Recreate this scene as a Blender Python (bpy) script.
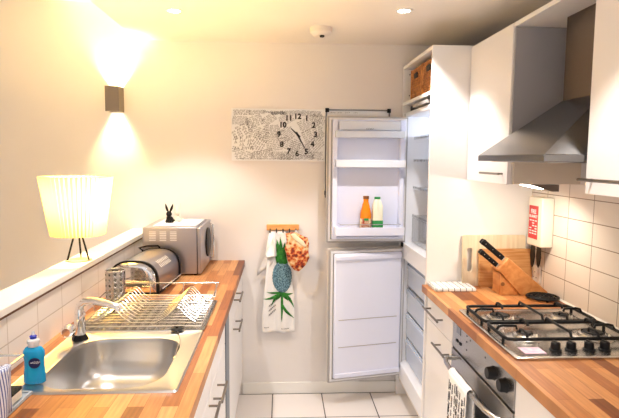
import bpy, math, random
from mathutils import Vector, Matrix, Euler
random.seed(7)
PI = math.pi
D = bpy.data
for o in list(D.objects):
    D.objects.remove(o, do_unlink=True)
SC = bpy.context.scene
COL = SC.collection

# ------------------------------------------------------------------ camera
cam = D.cameras.new('camera'); camo = D.objects.new('camera', cam); COL.objects.link(camo)
cam.sensor_fit = 'HORIZONTAL'; cam.sensor_width = 36.0; cam.lens = 36.0*525.57/619.0
cam.clip_start = .02; cam.clip_end = 60
r_ = Vector((.99850061, -.05411623, .00824365)); u_ = Vector((-.00303135, .0957008, .99540553)); f_ = Vector((.05465652, .99393802, -.09539326))
camo.matrix_world = Matrix(((r_.x, u_.x, -f_.x, 0), (r_.y, u_.y, -f_.y, 0), (r_.z, u_.z, -f_.z, 1.559), (0, 0, 0, 1)))
SC.camera = camo
# ------------------------------------------------------------------ world and exposure
w = D.worlds.new('world'); SC.world = w; w.use_nodes = True
w.node_tree.nodes['Background'].inputs[0].default_value = (1, .95, .91, 1)
w.node_tree.nodes['Background'].inputs[1].default_value = 0.62
SC.view_settings.view_transform = 'Standard'; SC.view_settings.look = 'None'
SC.view_settings.exposure = 0.88; SC.view_settings.gamma = 1; SC.view_settings.use_curve_mapping = False
SPOT_W = 30.0          # each ceiling downlight
SPOT_COL = (1, .935, .90)
BULB_W = 30.0          # table lamp bulb
UPDOWN_W = 23.0        # each beam of the wall light
UNDER_W = 2.4          # under-cabinet lamp

# ------------------------------------------------------------------ materials
def mat(name, col=(.8, .8, .8), rough=.5, metal=0, spec=.5, emit=None, estr=0, trans=0, ior=1.45, coat=0, alpha=1):
    m = D.materials.new(name); m.use_nodes = True
    b = m.node_tree.nodes['Principled BSDF']
    b.inputs['Base Color'].default_value = (*col, 1); b.inputs['Roughness'].default_value = rough
    b.inputs['Metallic'].default_value = metal; b.inputs['Specular IOR Level'].default_value = spec
    b.inputs['Transmission Weight'].default_value = trans; b.inputs['IOR'].default_value = ior
    b.inputs['Coat Weight'].default_value = coat
    if emit: b.inputs['Emission Color'].default_value = (*emit, 1); b.inputs['Emission Strength'].default_value = estr
    return m
def N(m, t, **k):
    n = m.node_tree.nodes.new(t)
    for a, v in k.items(): setattr(n, a, v)
    return n
def LK(m, a, b): m.node_tree.links.new(a, b)
def BS(m): return m.node_tree.nodes['Principled BSDF']
def math_(m, op, a, b=None):
    n = N(m, 'ShaderNodeMath', operation=op)
    for i, v in enumerate((a, b)):
        if v is None: continue
        if isinstance(v, (int, float)): n.inputs[i].default_value = v
        else: LK(m, v, n.inputs[i])
    return n.outputs[0]
def ramp(m, fac, stops):
    r = N(m, 'ShaderNodeValToRGB'); e = r.color_ramp.elements
    while len(e) < len(stops): e.new(.5)
    for i, (p, c) in enumerate(stops): e[i].position = p; e[i].color = (*c, 1)
    LK(m, fac, r.inputs[0]); return r.outputs[0]
def objco(m, a='X', b='Y', ox=0, oy=0):
    tc = N(m, 'ShaderNodeTexCoord'); s = N(m, 'ShaderNodeSeparateXYZ'); LK(m, tc.outputs['Object'], s.inputs[0])
    c = N(m, 'ShaderNodeCombineXYZ')
    LK(m, math_(m, 'ADD', s.outputs[a], ox), c.inputs[0]); LK(m, math_(m, 'ADD', s.outputs[b], oy), c.inputs[1])
    return tc, c.outputs[0]
def noisy(name, c1, c2, scale=8, rough=.6, bump=0, bscale=200, metal=0, **k):
    m = mat(name, c1, rough, metal, **k); tc = N(m, 'ShaderNodeTexCoord')
    n = N(m, 'ShaderNodeTexNoise'); n.inputs['Scale'].default_value = scale; n.inputs['Detail'].default_value = 4
    LK(m, tc.outputs['Object'], n.inputs[0])
    LK(m, ramp(m, n.outputs[0], [(.35, c1), (.65, c2)]), BS(m).inputs['Base Color'])
    if bump:
        n2 = N(m, 'ShaderNodeTexNoise'); n2.inputs['Scale'].default_value = bscale; LK(m, tc.outputs['Object'], n2.inputs[0])
        bp = N(m, 'ShaderNodeBump'); bp.inputs['Strength'].default_value = bump; bp.inputs['Distance'].default_value = .002
        LK(m, n2.outputs[0], bp.inputs['Height']); LK(m, bp.outputs[0], BS(m).inputs['Normal'])
    return m
def tiles(name, a, b, w_, h_, ox, oy, col, grout, rough=.25, mortar=.002):
    m = mat(name, col, rough); tc, v = objco(m, a, b, ox, oy)
    br = N(m, 'ShaderNodeTexBrick'); br.offset = 0; br.squash = 1
    br.inputs['Scale'].default_value = 1; br.inputs['Mortar Size'].default_value = mortar; br.inputs['Mortar Smooth'].default_value = .1
    br.inputs['Brick Width'].default_value = w_; br.inputs['Row Height'].default_value = h_; br.inputs['Bias'].default_value = 0
    br.inputs['Color1'].default_value = (*col, 1); br.inputs['Color2'].default_value = (*[c*.97 for c in col], 1); br.inputs['Mortar'].default_value = (*grout, 1)
    LK(m, v, br.inputs['Vector']); LK(m, br.outputs['Color'], BS(m).inputs['Base Color'])
    bp = N(m, 'ShaderNodeBump'); bp.invert = True; bp.inputs['Strength'].default_value = .5; bp.inputs['Distance'].default_value = .002
    LK(m, br.outputs['Fac'], bp.inputs['Height']); LK(m, bp.outputs[0], BS(m).inputs['Normal'])
    return m
def butcher(name, rot=False, sw=.045, sl=.34):
    m = mat(name, (.6, .3, .12), .42); tc, v = objco(m, *(('Y', 'X') if not rot else ('X', 'Y')))
    br = N(m, 'ShaderNodeTexBrick'); br.offset = .37; br.offset_frequency = 2; br.squash = 1
    for k, x in {'Scale': 1, 'Mortar Size': .0006, 'Mortar Smooth': 0, 'Brick Width': sl, 'Row Height': sw, 'Bias': 0}.items(): br.inputs[k].default_value = x
    br.inputs['Color1'].default_value = (0, 0, 0, 1); br.inputs['Color2'].default_value = (1, 1, 1, 1); br.inputs['Mortar'].default_value = (.05, .05, .05, 1)
    LK(m, v, br.inputs['Vector'])
    c = ramp(m, br.outputs['Color'], [(0, (.16, .045, .012)), (.25, (.33, .115, .033)), (.5, (.47, .20, .062)), (.75, (.62, .32, .13)), (1, (.36, .13, .040))])
    mp = N(m, 'ShaderNodeMapping'); mp.inputs['Scale'].default_value = (4, 60, 1); LK(m, v, mp.inputs[0])
    n = N(m, 'ShaderNodeTexNoise'); n.inputs['Scale'].default_value = 2; n.inputs['Detail'].default_value = 6; LK(m, mp.outputs[0], n.inputs[0])
    g = ramp(m, n.outputs[0], [(.3, (.72, .66, .6)), (.7, (1.15, 1.12, 1.1))])
    mx = N(m, 'ShaderNodeMix', data_type='RGBA', blend_type='MULTIPLY'); mx.inputs[0].default_value = .8
    LK(m, c, mx.inputs[6]); LK(m, g, mx.inputs[7]); LK(m, mx.outputs[2], BS(m).inputs['Base Color'])
    return m
def wood(name, c1, c2, stretch=(2, 2, 40), rough=.45):
    m = mat(name, c1, rough); tc = N(m, 'ShaderNodeTexCoord'); mp = N(m, 'ShaderNodeMapping'); mp.inputs['Scale'].default_value = stretch
    LK(m, tc.outputs['Object'], mp.inputs[0]); n = N(m, 'ShaderNodeTexNoise'); n.inputs['Scale'].default_value = 2.5; n.inputs['Detail'].default_value = 5; n.inputs['Distortion'].default_value = .6
    LK(m, mp.outputs[0], n.inputs[0]); LK(m, ramp(m, n.outputs[0], [(.35, c1), (.65, c2)]), BS(m).inputs['Base Color'])
    return m
def brushed(name, col, rough=.28, stretch=(200, 4, 4)):
    m = mat(name, col, rough, 1); tc = N(m, 'ShaderNodeTexCoord'); mp = N(m, 'ShaderNodeMapping'); mp.inputs['Scale'].default_value = stretch
    LK(m, tc.outputs['Object'], mp.inputs[0]); n = N(m, 'ShaderNodeTexNoise'); n.inputs['Scale'].default_value = 3; LK(m, mp.outputs[0], n.inputs[0])
    bp = N(m, 'ShaderNodeBump'); bp.inputs['Strength'].default_value = .15; bp.inputs['Distance'].default_value = .001
    LK(m, n.outputs[0], bp.inputs['Height']); LK(m, bp.outputs[0], BS(m).inputs['Normal']); return m

M = {}
M['wall'] = noisy('wall_paint', (.80, .765, .745), (.82, .785, .765), 3, .85, .08, 300)
M['ceil'] = noisy('ceiling_paint', (.84, .80, .76), (.86, .82, .78), 3, .9)
M['trim'] = mat('trim_paint', (.86, .84, .80), .4)
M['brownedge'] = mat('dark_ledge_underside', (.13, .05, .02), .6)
M['tileR'] = tiles('wall_tiles_right', 'Y', 'Z', .1948, .0974, -.005, -.906, (.84, .78, .72), (.30, .24, .19))
M['tileL'] = tiles('wall_tiles_left', 'Y', 'Z', .2, .1, -.005, -.889, (.87, .83, .80), (.60, .54, .49))
M['floor'] = tiles('floor_tiles', 'X', 'Y', .325, .325, .05, -.116, (.80, .75, .72), (.05, .04, .04), .3, .0035)
M['work'] = butcher('butcher_block')
M['white'] = noisy('white_laminate', (.86, .84, .83), (.88, .86, .85), 2, .35)
M['offwhite'] = mat('off_white_laminate', (.80, .76, .71), .5)
M['kick'] = mat('plinth_laminate', (.72, .68, .63), .5)
M['dark'] = mat('dark_gap', (.02, .02, .022), .6)
M['greystrip'] = mat('grey_appliance_edge', (.16, .19, .23), .4)
M['handle'] = brushed('satin_nickel', (.26, .235, .21), .3)
M['steel'] = brushed('brushed_steel', (.48, .47, .46), .27)
M['sinksteel'] = mat('sink_steel', (.58, .575, .57), .29, 1)
M['hoodsteel'] = brushed('hood_steel', (.20, .20, .20), .22, (4, 4, 160))
M['chimneysteel'] = brushed('chimney_steel', (.15, .12, .10), .33, (4, 4, 90))
M['drainsteel'] = mat('drainer_steel', (.29, .285, .28), .22, 1)
M['chrome'] = mat('chrome', (.82, .82, .83), .08, 1)
M['wire'] = mat('rack_wire', (.62, .62, .62), .22, 1)
M['black'] = mat('black_plastic', (.008, .008, .009), .4, spec=.25)
M['iron'] = noisy('cast_iron', (.006, .006, .007), (.010, .010, .010), 60, .5, .3, 400, spec=.25)
M['glassblk'] = mat('black_glass', (.015, .015, .017), .06, coat=1)
M['mwsteel'] = brushed('microwave_silver', (.45, .44, .48), .36, (4, 4, 120))
M['binsteel'] = mat('bread_bin_chrome', (.74, .73, .74), .10, 1)
M['binback'] = brushed('bread_bin_satin', (.38, .38, .42), .3)
M['fridge'] = mat('fridge_liner', (.79, .82, .97), .3)
M['fridgew'] = mat('fridge_white', (.86, .88, .93), .35)
M['gasket'] = mat('grey_gasket', (.40, .38, .37), .6)
M['decor'] = mat('door_decor_panel', (.70, .66, .61), .45)
M['bin'] = mat('door_bin_plastic', (.87, .90, .96), .12, trans=.25)
M['clear'] = mat('clear_plastic', (.95, .97, 1), .08, trans=.9)
M['drawerblue'] = mat('freezer_drawer_plastic', (.62, .70, .84), .2, trans=.15)
M['orange'] = mat('orange_juice', (.90, .26, .01), .15)
M['labelred'] = noisy('juice_label', (.45, .05, .03), (.85, .75, .5), 45, .5)
M['green'] = mat('green_plastic', (.03, .30, .08), .4)
M['milk'] = mat('milk_plastic', (.90, .88, .70), .3)
M['wicker'] = noisy('wicker', (.30, .10, .025), (.62, .28, .08), 40, .6, .4, 300)
M['pale'] = wood('pale_beech', (.72, .58, .40), (.82, .70, .52), (30, 2, 2))
M['oak'] = wood('brown_board_wood', (.50, .22, .07), (.66, .36, .15), (3, 3, 36))
M['block'] = wood('knife_block_wood', (.52, .19, .055), (.66, .30, .10), (14, 3, 14))
M['pegwood'] = wood('peg_rail_wood', (.70, .30, .08), (.80, .42, .16), (3, 3, 40))
M['red'] = mat('red_label', (.62, .03, .035), .45)
M['cream'] = mat('cream_plastic', (.86, .80, .69), .4)
M['ink'] = mat('black_ink', (.03, .03, .035), .7)
M['greyink'] = mat('grey_ink', (.07, .07, .08), .8)
M['paper'] = mat('white_paper', (.86, .87, .89), .8)
M['cloth'] = noisy('white_cotton', (.86, .84, .82), (.90, .88, .86), 20, .95, .3, 500)
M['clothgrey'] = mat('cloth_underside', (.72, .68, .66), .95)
M['leafg'] = noisy('print_green', (.012, .11, .015), (.04, .28, .035), 40, .8)
M['pineb'] = noisy('print_teal', (.012, .06, .10), (.22, .38, .46), 130, .8)
M['soap'] = mat('blue_soap', (.015, .42, .82), .08, trans=.25, ior=1.35)
M['navy'] = mat('navy_label', (.01, .015, .09), .4)
M['cap'] = mat('clear_cap', (.85, .90, .95), .15, trans=.3)
M['bluecap'] = mat('blue_cap', (.02, .04, .45), .35)
M['shade'] = None
M['spongey'] = noisy('black_scourer', (.015, .018, .015), (.04, .045, .04), 150, .95, .8, 400)
M['foam'] = noisy('cream_foam', (.80, .76, .66), (.88, .84, .74), 80, .95, .5, 400)
M['tray'] = mat('grey_tray', (.42, .48, .54), .35)
M['socket'] = mat('white_switch_plastic', (.85, .82, .78), .35)
M['lampgrey'] = mat('bronze_lamp_metal', (.20, .165, .14), .4, .6)
M['bulb'] = mat('glowing_lens', (1, 1, 1), .5, emit=(1, .9, .75), estr=14)
# mitt: floral print in red, orange and cream
m = mat('floral_print', (.8, .6, .4), .9); tc = N(m, 'ShaderNodeTexCoord'); v = N(m, 'ShaderNodeTexVoronoi'); v.inputs['Scale'].default_value = 48
n = N(m, 'ShaderNodeTexNoise'); n.inputs['Scale'].default_value = 26; n.inputs['Detail'].default_value = 5; LK(m, tc.outputs['Object'], n.inputs[0])
LK(m, tc.outputs['Object'], v.inputs['Vector'])
LK(m, ramp(m, math_(m, 'ADD', math_(m, 'MULTIPLY', n.outputs[0], .8), math_(m, 'MULTIPLY', v.outputs['Distance'], .35)), [(.40, (.12, .03, .02)), (.50, (.45, .05, .02)), (.57, (.68, .22, .06)), (.63, (.72, .42, .18)), (.72, (.80, .62, .38))]), BS(m).inputs['Base Color']); M['floral'] = m
# checked tea towel
def checked(name, base, line, period, wdt, a='X', b='Y'):
    m = mat(name, base, .95); tc = N(m, 'ShaderNodeTexCoord'); s = N(m, 'ShaderNodeSeparateXYZ'); LK(m, tc.outputs['Object'], s.inputs[0])
    def ln(ch):
        return math_(m, 'LESS_THAN', math_(m, 'FRACT', math_(m, 'ADD', math_(m, 'DIVIDE', s.outputs[ch], period), 50.3)), wdt)
    f = ln(a)
    if b: f = math_(m, 'MAXIMUM', f, ln(b))
    LK(m, ramp(m, f, [(0, base), (1, line)]), BS(m).inputs['Base Color']); return m
M['check'] = checked('checked_cotton', (.88, .86, .84), (.05, .05, .07), .030, .11)
M['stripe'] = checked('blue_striped_cotton', (.72, .76, .86), (.10, .14, .36), .0075, .42, 'Y', None)
# lampshade: thin translucent ribbed fabric
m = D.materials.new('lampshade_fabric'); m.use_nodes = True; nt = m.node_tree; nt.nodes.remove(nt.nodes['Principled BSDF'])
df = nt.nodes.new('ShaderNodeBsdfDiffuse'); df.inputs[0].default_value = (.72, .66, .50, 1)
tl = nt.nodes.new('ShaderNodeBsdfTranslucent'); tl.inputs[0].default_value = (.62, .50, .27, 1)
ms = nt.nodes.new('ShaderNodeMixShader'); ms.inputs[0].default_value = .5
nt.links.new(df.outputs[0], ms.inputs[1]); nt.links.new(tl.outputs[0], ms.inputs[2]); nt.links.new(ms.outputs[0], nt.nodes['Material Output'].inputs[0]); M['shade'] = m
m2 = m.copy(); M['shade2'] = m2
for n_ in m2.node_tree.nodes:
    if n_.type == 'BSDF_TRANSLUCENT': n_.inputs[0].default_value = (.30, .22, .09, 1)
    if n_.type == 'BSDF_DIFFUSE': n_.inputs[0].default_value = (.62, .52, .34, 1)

# ------------------------------------------------------------------ mesh helpers
class MB:
    def __init__(s): s.v = []; s.f = []; s.mi = []; s.T = None
    def add(s, vs, fs, m=0):
        o = len(s.v)
        if s.T is not None: vs = [s.T @ Vector(p) for p in vs]
        s.v += [Vector(p) for p in vs]; s.f += [tuple(i+o for i in f) for f in fs]; s.mi += [m]*len(fs); return s
    def box(s, x0, x1, y0, y1, z0, z1, m=0):
        v = [(x, y, z) for z in (z0, z1) for y in (y0, y1) for x in (x0, x1)]
        return s.add(v, [(0, 2, 3, 1), (4, 5, 7, 6), (0, 1, 5, 4), (2, 6, 7, 3), (0, 4, 6, 2), (1, 3, 7, 5)], m)
    def obox(s, c, size, rot=(0, 0, 0), m=0):
        R = Euler(rot).to_matrix(); h = [a/2 for a in size]
        v = [Vector(c)+R @ Vector((x*h[0], y*h[1], z*h[2])) for z in (-1, 1) for y in (-1, 1) for x in (-1, 1)]
        return s.add(v, [(0, 2, 3, 1), (4, 5, 7, 6), (0, 1, 5, 4), (2, 6, 7, 3), (0, 4, 6, 2), (1, 3, 7, 5)], m)
    def tube(s, pts, r, seg=8, closed=False, m=0):
        pts = [Vector(p) for p in pts]; n = len(pts); rs = r if isinstance(r, (list, tuple)) else [r]*n
        vs = []; up = None
        for i, p in enumerate(pts):
            a = pts[(i-1) % n] if (closed or i > 0) else p; b = pts[(i+1) % n] if (closed or i < n-1) else p
            d = (b-a).normalized()
            if up is None:
                up = Vector((0, 0, 1)) if abs(d.z) < .9 else Vector((1, 0, 0))
            e1 = (up-d*up.dot(d)).normalized(); e2 = d.cross(e1); up = e1
            for k in range(seg):
                t = 2*PI*k/seg; vs.append(p+(e1*math.cos(t)+e2*math.sin(t))*rs[i])
        fs = []
        for i in range(n if closed else n-1):
            j = (i+1) % n
            for k in range(seg): fs.append((i*seg+k, i*seg+(k+1) % seg, j*seg+(k+1) % seg, j*seg+k))
        if not closed: fs += [tuple(range(seg))[::-1], tuple((n-1)*seg+k for k in range(seg))]
        return s.add(vs, fs, m)
    def lathe(s, prof, c=(0, 0, 0), seg=24, m=0, axis='z', sx=1, sy=1, caps=True):
        vs = []; c = Vector(c)
        for (r, z) in prof:
            for k in range(seg):
                t = 2*PI*k/seg; a, b = r*math.cos(t)*sx, r*math.sin(t)*sy
                vs.append(c+Vector({'z': (a, b, z), 'x': (z, a, b), 'y': (b, z, a)}[axis]))
        n = len(prof); fs = [(i*seg+k, i*seg+(k+1) % seg, (i+1)*seg+(k+1) % seg, (i+1)*seg+k) for i in range(n-1) for k in range(seg)]
        if caps: fs += [tuple(range(seg))[::-1], tuple((n-1)*seg+k for k in range(seg))]
        return s.add(vs, fs, m)
    def prism(s, poly, axis, a0, a1, m=0):
        def P(p, a): return {'x': (a, p[0], p[1]), 'y': (p[0], a, p[1]), 'z': (p[0], p[1], a)}[axis]
        n = len(poly); v = [P(p, a0) for p in poly]+[P(p, a1) for p in poly]
        return s.add(v, [tuple(range(n)), tuple(range(n, 2*n))[::-1]]+[(i, n+i, n+(i+1) % n, (i+1) % n) for i in range(n)], m)
    def rings(s, rings, m=0, cap0=True, cap1=True):
        n = len(rings[0]); vs = [p for r in rings for p in r]
        fs = [(i*n+k, i*n+(k+1) % n, (i+1)*n+(k+1) % n, (i+1)*n+k) for i in range(len(rings)-1) for k in range(n)]
        if cap0: fs.append(tuple(range(n))[::-1])
        if cap1: fs.append(tuple((len(rings)-1)*n+k for k in range(n)))
        return s.add(vs, fs, m)
    def grid(s, fn, nu, nv, m=0):
        v = [fn(i/nu, j/nv) for j in range(nv+1) for i in range(nu+1)]
        return s.add(v, [(j*(nu+1)+i, j*(nu+1)+i+1, (j+1)*(nu+1)+i+1, (j+1)*(nu+1)+i) for j in range(nv) for i in range(nu)], m)
    def puff(s, outline, fn, depth, steps=5, m=0):
        # outline: 2D loop, fn(u,v,d) -> 3D ; a cushion that is thick in the middle
        cx = sum(p[0] for p in outline)/len(outline); cy = sum(p[1] for p in outline)/len(outline)
        for sg in (1, -1):
            R = []
            for k in range(steps+1):
                t = k/steps; sc = math.cos(t*PI/2*.97); d = math.sin(t*PI/2)*depth*sg
                R.append([fn(cx+(p[0]-cx)*sc, cy+(p[1]-cy)*sc, d) for p in outline])
            s.rings(R, m, False, True)
        return s
    def text(s, body, size, mtx, m=0, ext=.0006, align='CENTER', bold=0):
        c = D.curves.new('t', 'FONT'); c.body = body; c.size = size; c.extrude = ext; c.align_x = align; c.align_y = 'CENTER'; c.offset = bold; c.resolution_u = 3
        o = D.objects.new('t', c); COL.objects.link(o)
        me = D.meshes.new_from_object(o)
        s.add([mtx @ v.co for v in me.vertices], [tuple(p.vertices) for p in me.polygons], m)
        D.objects.remove(o); D.curves.remove(c); D.meshes.remove(me); return s
    def mesh(s, name, mats, off=Vector((0, 0, 0)), smooth=35):
        me = D.meshes.new(name); me.from_pydata([tuple(p-off) for p in s.v], [], s.f)
        for mm in (mats if isinstance(mats, (list, tuple)) else [mats]): me.materials.append(mm)
        me.polygons.foreach_set('material_index', s.mi); me.validate()
        import bmesh
        b = bmesh.new(); b.from_mesh(me); bmesh.ops.recalc_face_normals(b, faces=b.faces); b.to_mesh(me); b.free()
        if smooth:
            me.shade_smooth(); me.set_sharp_from_angle(angle=math.radians(smooth))
        me.update(); return me
def wloc(o):
    p = Vector((0, 0, 0))
    while o: p += o.location; o = o.parent
    return p
def part(name, mb, mats, parent, local=False, bevel=0, smooth=35, loc=None, label=None, solid=0):
    off = Vector(loc) if loc else Vector((0, 0, 0))
    base = off if local else wloc(parent)+off
    o = D.objects.new(name, mb.mesh(name, mats, base, smooth)); COL.objects.link(o); o.parent = parent
    if loc: o.location = off
    fin(o, bevel, solid)
    if label: o['label'] = label
    return o
def fin(o, bevel, solid=0):
    if solid:
        q = o.modifiers.new('solid', 'SOLIDIFY'); q.thickness = solid; q.offset = 0
    if bevel:
        b = o.modifiers.new('bevel', 'BEVEL'); b.width = bevel; b.segments = 2; b.limit_method = 'ANGLE'; b.angle_limit = math.radians(40)
def thing(name, label, cat, loc=(0, 0, 0), group=None, rotz=0):
    o = D.objects.new(name, None); COL.objects.link(o); o.location = loc; o.rotation_euler = (0, 0, rotz); o.empty_display_size = .05
    o['label'] = label; o['category'] = cat
    if group: o['group'] = group
    return o
def solo(name, mb, mats, label, cat, loc=(0, 0, 0), group=None, bevel=0, smooth=35, solid=0):
    o = D.objects.new(name, mb.mesh(name, mats, Vector(loc), smooth)); COL.objects.link(o); o.location = loc; fin(o, bevel, solid)
    o['label'] = label; o['category'] = cat
    if group: o['group'] = group
    return o
def struct(name, mb, mats, parent=None, bevel=0, smooth=0):
    o = D.objects.new(name, mb.mesh(name, mats, Vector((0, 0, 0)), smooth)); COL.objects.link(o); fin(o, bevel)
    if parent: o.parent = parent
    else: o['kind'] = 'structure'
    return o
def light(kind, name, loc, parent, power, col, size=.03, rot=(0, 0, 0), angle=None, blend=.3):
    l = D.lights.new(name, kind); l.energy = power; l.color = col
    if kind in ('SPOT', 'POINT'): l.shadow_soft_size = size
    if kind == 'SPOT': l.spot_size = angle; l.spot_blend = blend
    if kind == 'AREA': l.shape = 'RECTANGLE'; l.size = size[0]; l.size_y = size[1]
    o = D.objects.new(name, l); COL.objects.link(o); o.parent = parent; o.location = Vector(loc)-wloc(parent); o.rotation_euler = rot
    return o
def rrect(x0, x1, y0, y1, r, n=6):
    P = []
    for cx, cy, a in ((x1-r, y1-r, 0), (x0+r, y1-r, 90), (x0+r, y0+r, 180), (x1-r, y0+r, 270)):
        for k in range(n+1):
            t = math.radians(a+90*k/n); P.append((cx+r*math.cos(t), cy+r*math.sin(t)))
    return P
def FRONT(x, y, z, rot=0):   # text matrix: faces -y
    return Matrix.Translation((x, y, z)) @ Matrix.Rotation(PI/2, 4, 'X') @ Matrix.Rotation(rot, 4, 'Z')
def FACEL(x, y, z, rot=0):   # text matrix: faces -x
    return Matrix.Translation((x, y, z)) @ Matrix.Rotation(-PI/2, 4, 'Z') @ Matrix.Rotation(PI/2, 4, 'X') @ Matrix.Rotation(rot, 4, 'Z')

# ------------------------------------------------------------------ room shell
YB = 3.379; XR = 1.325; CZ = 2.28; WT = .9
struct('floor', MB().box(-3.6, 1.5, -1.3, 3.5, -.05, 0), M['floor'])
struct('ceiling', MB().box(-.885, 1.5, -1.3, YB, CZ, CZ+.30), M['ceil'])
struct('ceiling_left', MB().box(-3.6, -.885, -1.3, YB, 2.50, CZ+.30), M['ceil'])
struct('wall_back', MB().box(-3.6, 1.5, YB, 3.5, 0, 2.6), M['wall'])
struct('wall_far_left', MB().box(-3.7, -3.6, -1.3, 3.5, 0, 2.6), M['wall'])
struct('wall_right', MB().box(XR, 1.5, -1.3, YB, 0, CZ), M['tileR'])
struct('wall_low', MB().box(-.94, -.838, -.2, YB, 0, 1.076), M['wall'])
struct('trim_1', MB().box(-.838, -.83, -.2, YB, .9, 1.076), M['tileL'])
ld = struct('trim_2', MB().box(-.942, -.822, -.2, YB, 1.083, 1.108), M['trim'], bevel=.003)
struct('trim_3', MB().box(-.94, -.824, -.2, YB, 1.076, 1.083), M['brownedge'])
struct('baseboard_back', MB().box(-.25, .85, YB-.012, YB, 0, .078), M['trim'], bevel=.003)
struct('trim_4', MB().prism([(XR, WT), (XR-.008, WT), (XR, WT+.008)], 'y', .2, 2.69), M['trim'])

# ------------------------------------------------------------------ ceiling downlights
for i, (x, y, lab) in enumerate([(-.526, 2.695, 'round recessed white ceiling downlight on the left, above the microwave'),
                                 (.594, 2.60, 'round recessed ceiling downlight on the right, close to the tall cabinet'),
                                 (-.53, 1.35, 'recessed ceiling downlight above the sink, out of view overhead'),
                                 (.594, 1.25, 'recessed ceiling downlight above the hob, out of view overhead'),
                                 (-.3, .1, 'recessed ceiling downlight behind the viewer on the left'),
                                 (.594, -.05, 'recessed ceiling downlight behind the viewer on the right')]):
    t = thing('ceiling_downlight', lab, 'downlight', (x, y, CZ))
    part('bezel', MB().lathe([(.03, -.001), (.03, -.006), (.04, -.006), (.044, 0), (.03, 0), (.03, -.001)], (x, y, CZ), 28, caps=False), M['trim'], t)
    part('lens', MB().lathe([(.0295, -.0035), (.0295, -.001)], (x, y, CZ), 24), M['bulb'], t)
    light('SPOT', 'bulb_light', (x, y, CZ-.012), t, SPOT_W, SPOT_COL, .025, (0, 0, 0), math.radians(94), .35)

# smoke alarm
t = thing('smoke_alarm', 'round white smoke alarm on the ceiling between the two downlights', 'smoke alarm', (.22, 2.987, CZ))
part('alarm_body', MB().lathe([(.0, -.043), (.036, -.043), (.050, -.036), (.060, -.026), (.062, -.008), (.062, 0), (0, 0)], (.22, 2.987, CZ), 36, caps=False), mat('alarm_plastic', (.80, .74, .68), .5), t)
part('sensor_cap', MB().lathe([(0, -.052), (.012, -.052), (.014, -.043), (0, -.043)], (.225, 2.975, CZ), 16, caps=False), M['black'], t)

# ------------------------------------------------------------------ left run: base cabinets
def handle(y0, y1, x, z, side, parent, mname='handle', face=None):
    # bar handle along y; face = x of the door face
    m = MB().tube([(x, y0, z), (x, y1, z)], .0055, 8)
    for y in (y0+.03, y1-.03): m.tube([(face, y, z), (x, y, z)], .0045, 8)
    return m
def bar_cabinet(label, x0, x1, y0, y1, front, sgn, splits, group=None, hx=.035, top=.858):
    """base unit: carcass x0..x1, front face plane at `front` (panel thickness toward the carcass), splits = list of (z0,z1,kind,handle)"""
    t = thing('base_cabinet', label, 'cabinet', ((x0+x1)/2, (y0+y1)/2, 0), group)
    xa, xb = min(x0, x1), max(x0, x1)
    cc = MB().box(xa, xb, y0+.001, y0+.017, .12, top).box(xa, xb, y1-.017, y1-.001, .12, top).box(xa, xb, y0+.017, y1-.017, .12, .136)
    part('carcass', cc, M['white'], t)
    part('plinth', MB().box(*sorted((x0+sgn*0, front-sgn*.06)), y0+.001, y1-.001, 0, .118), M['kick'], t)
    for (z0, z1, kind, hs) in splits:
        p = part(kind, MB().box(*sorted((front, front-sgn*.018)), y0+.002, y1-.002, z0, z1), M['white'], t, bevel=.0015)
        for h in hs:
            part('handle', handle(h[0], h[1], front+sgn*hx, h[2], 0, t, face=front), M['handle'], p, local=False)
    return t
# local=False with nested parents: wloc handles the chain
bar_cabinet('white base cabinet at the far end of the left run, against the back wall', -.83, -.27, 2.50, YB-.002, -.25, 1,
            [(.70, .855, 'drawer_front', [(2.75, 2.95, .80)]), (.125, .695, 'door', [(2.70, 2.90, .655)])])
t = thing('dishwasher', 'narrow dark grey appliance front between the white left-hand cabinets', 'appliance', (-.54, 2.415, 0))
part('body', MB().box(-.83, -.262, 2.334, 2.498, 0.0, .857), M['dark'], t)
part('front_panel', MB().box(-.2615, -.248, 2.352, 2.496, .10, .856), M['greystrip'], t, bevel=.001)
bar_cabinet('white base cabinet with drawer below the drainer, middle of the left run', -.83, -.27, 1.86, 2.331, -.25, 1,
            [(.725, .855, 'drawer_front', []), (.125, .72, 'door', [(1.88, 2.06, .66)])], top=.725)
bar_cabinet('white base cabinet below the sink bowl in the left run', -.83, -.27, 1.26, 1.858, -.25, 1,
            [(.725, .855, 'drawer_front', []), (.125, .72, 'door', [(1.66, 1.82, .69)])], top=.725)
bar_cabinet('white base cabinet nearest the viewer in the left run', -.83, -.27, .3, 1.258, -.25, 1,
            [(.725, .855, 'drawer_front', []), (.125, .72, 'door', [])])
# left worktop with sink cut-out
SX0, SX1, SY0, SY1 = -.775, -.29, 1.44, 2.40
wt = MB().box(-.829, -.232, .2, SY0+.012, .862, WT).box(-.829, -.232, SY1-.012, YB-.001, .862, WT)
wt.box(-.829, SX0+.012, SY0+.012, SY1-.012, .862, WT).box(SX1-.012, -.232, SY0+.012, SY1-.012, .862, WT)
solo('worktop', wt, M['work'], 'butcher-block wood worktop on the left, holding the sink', 'worktop', smooth=0)

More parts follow.
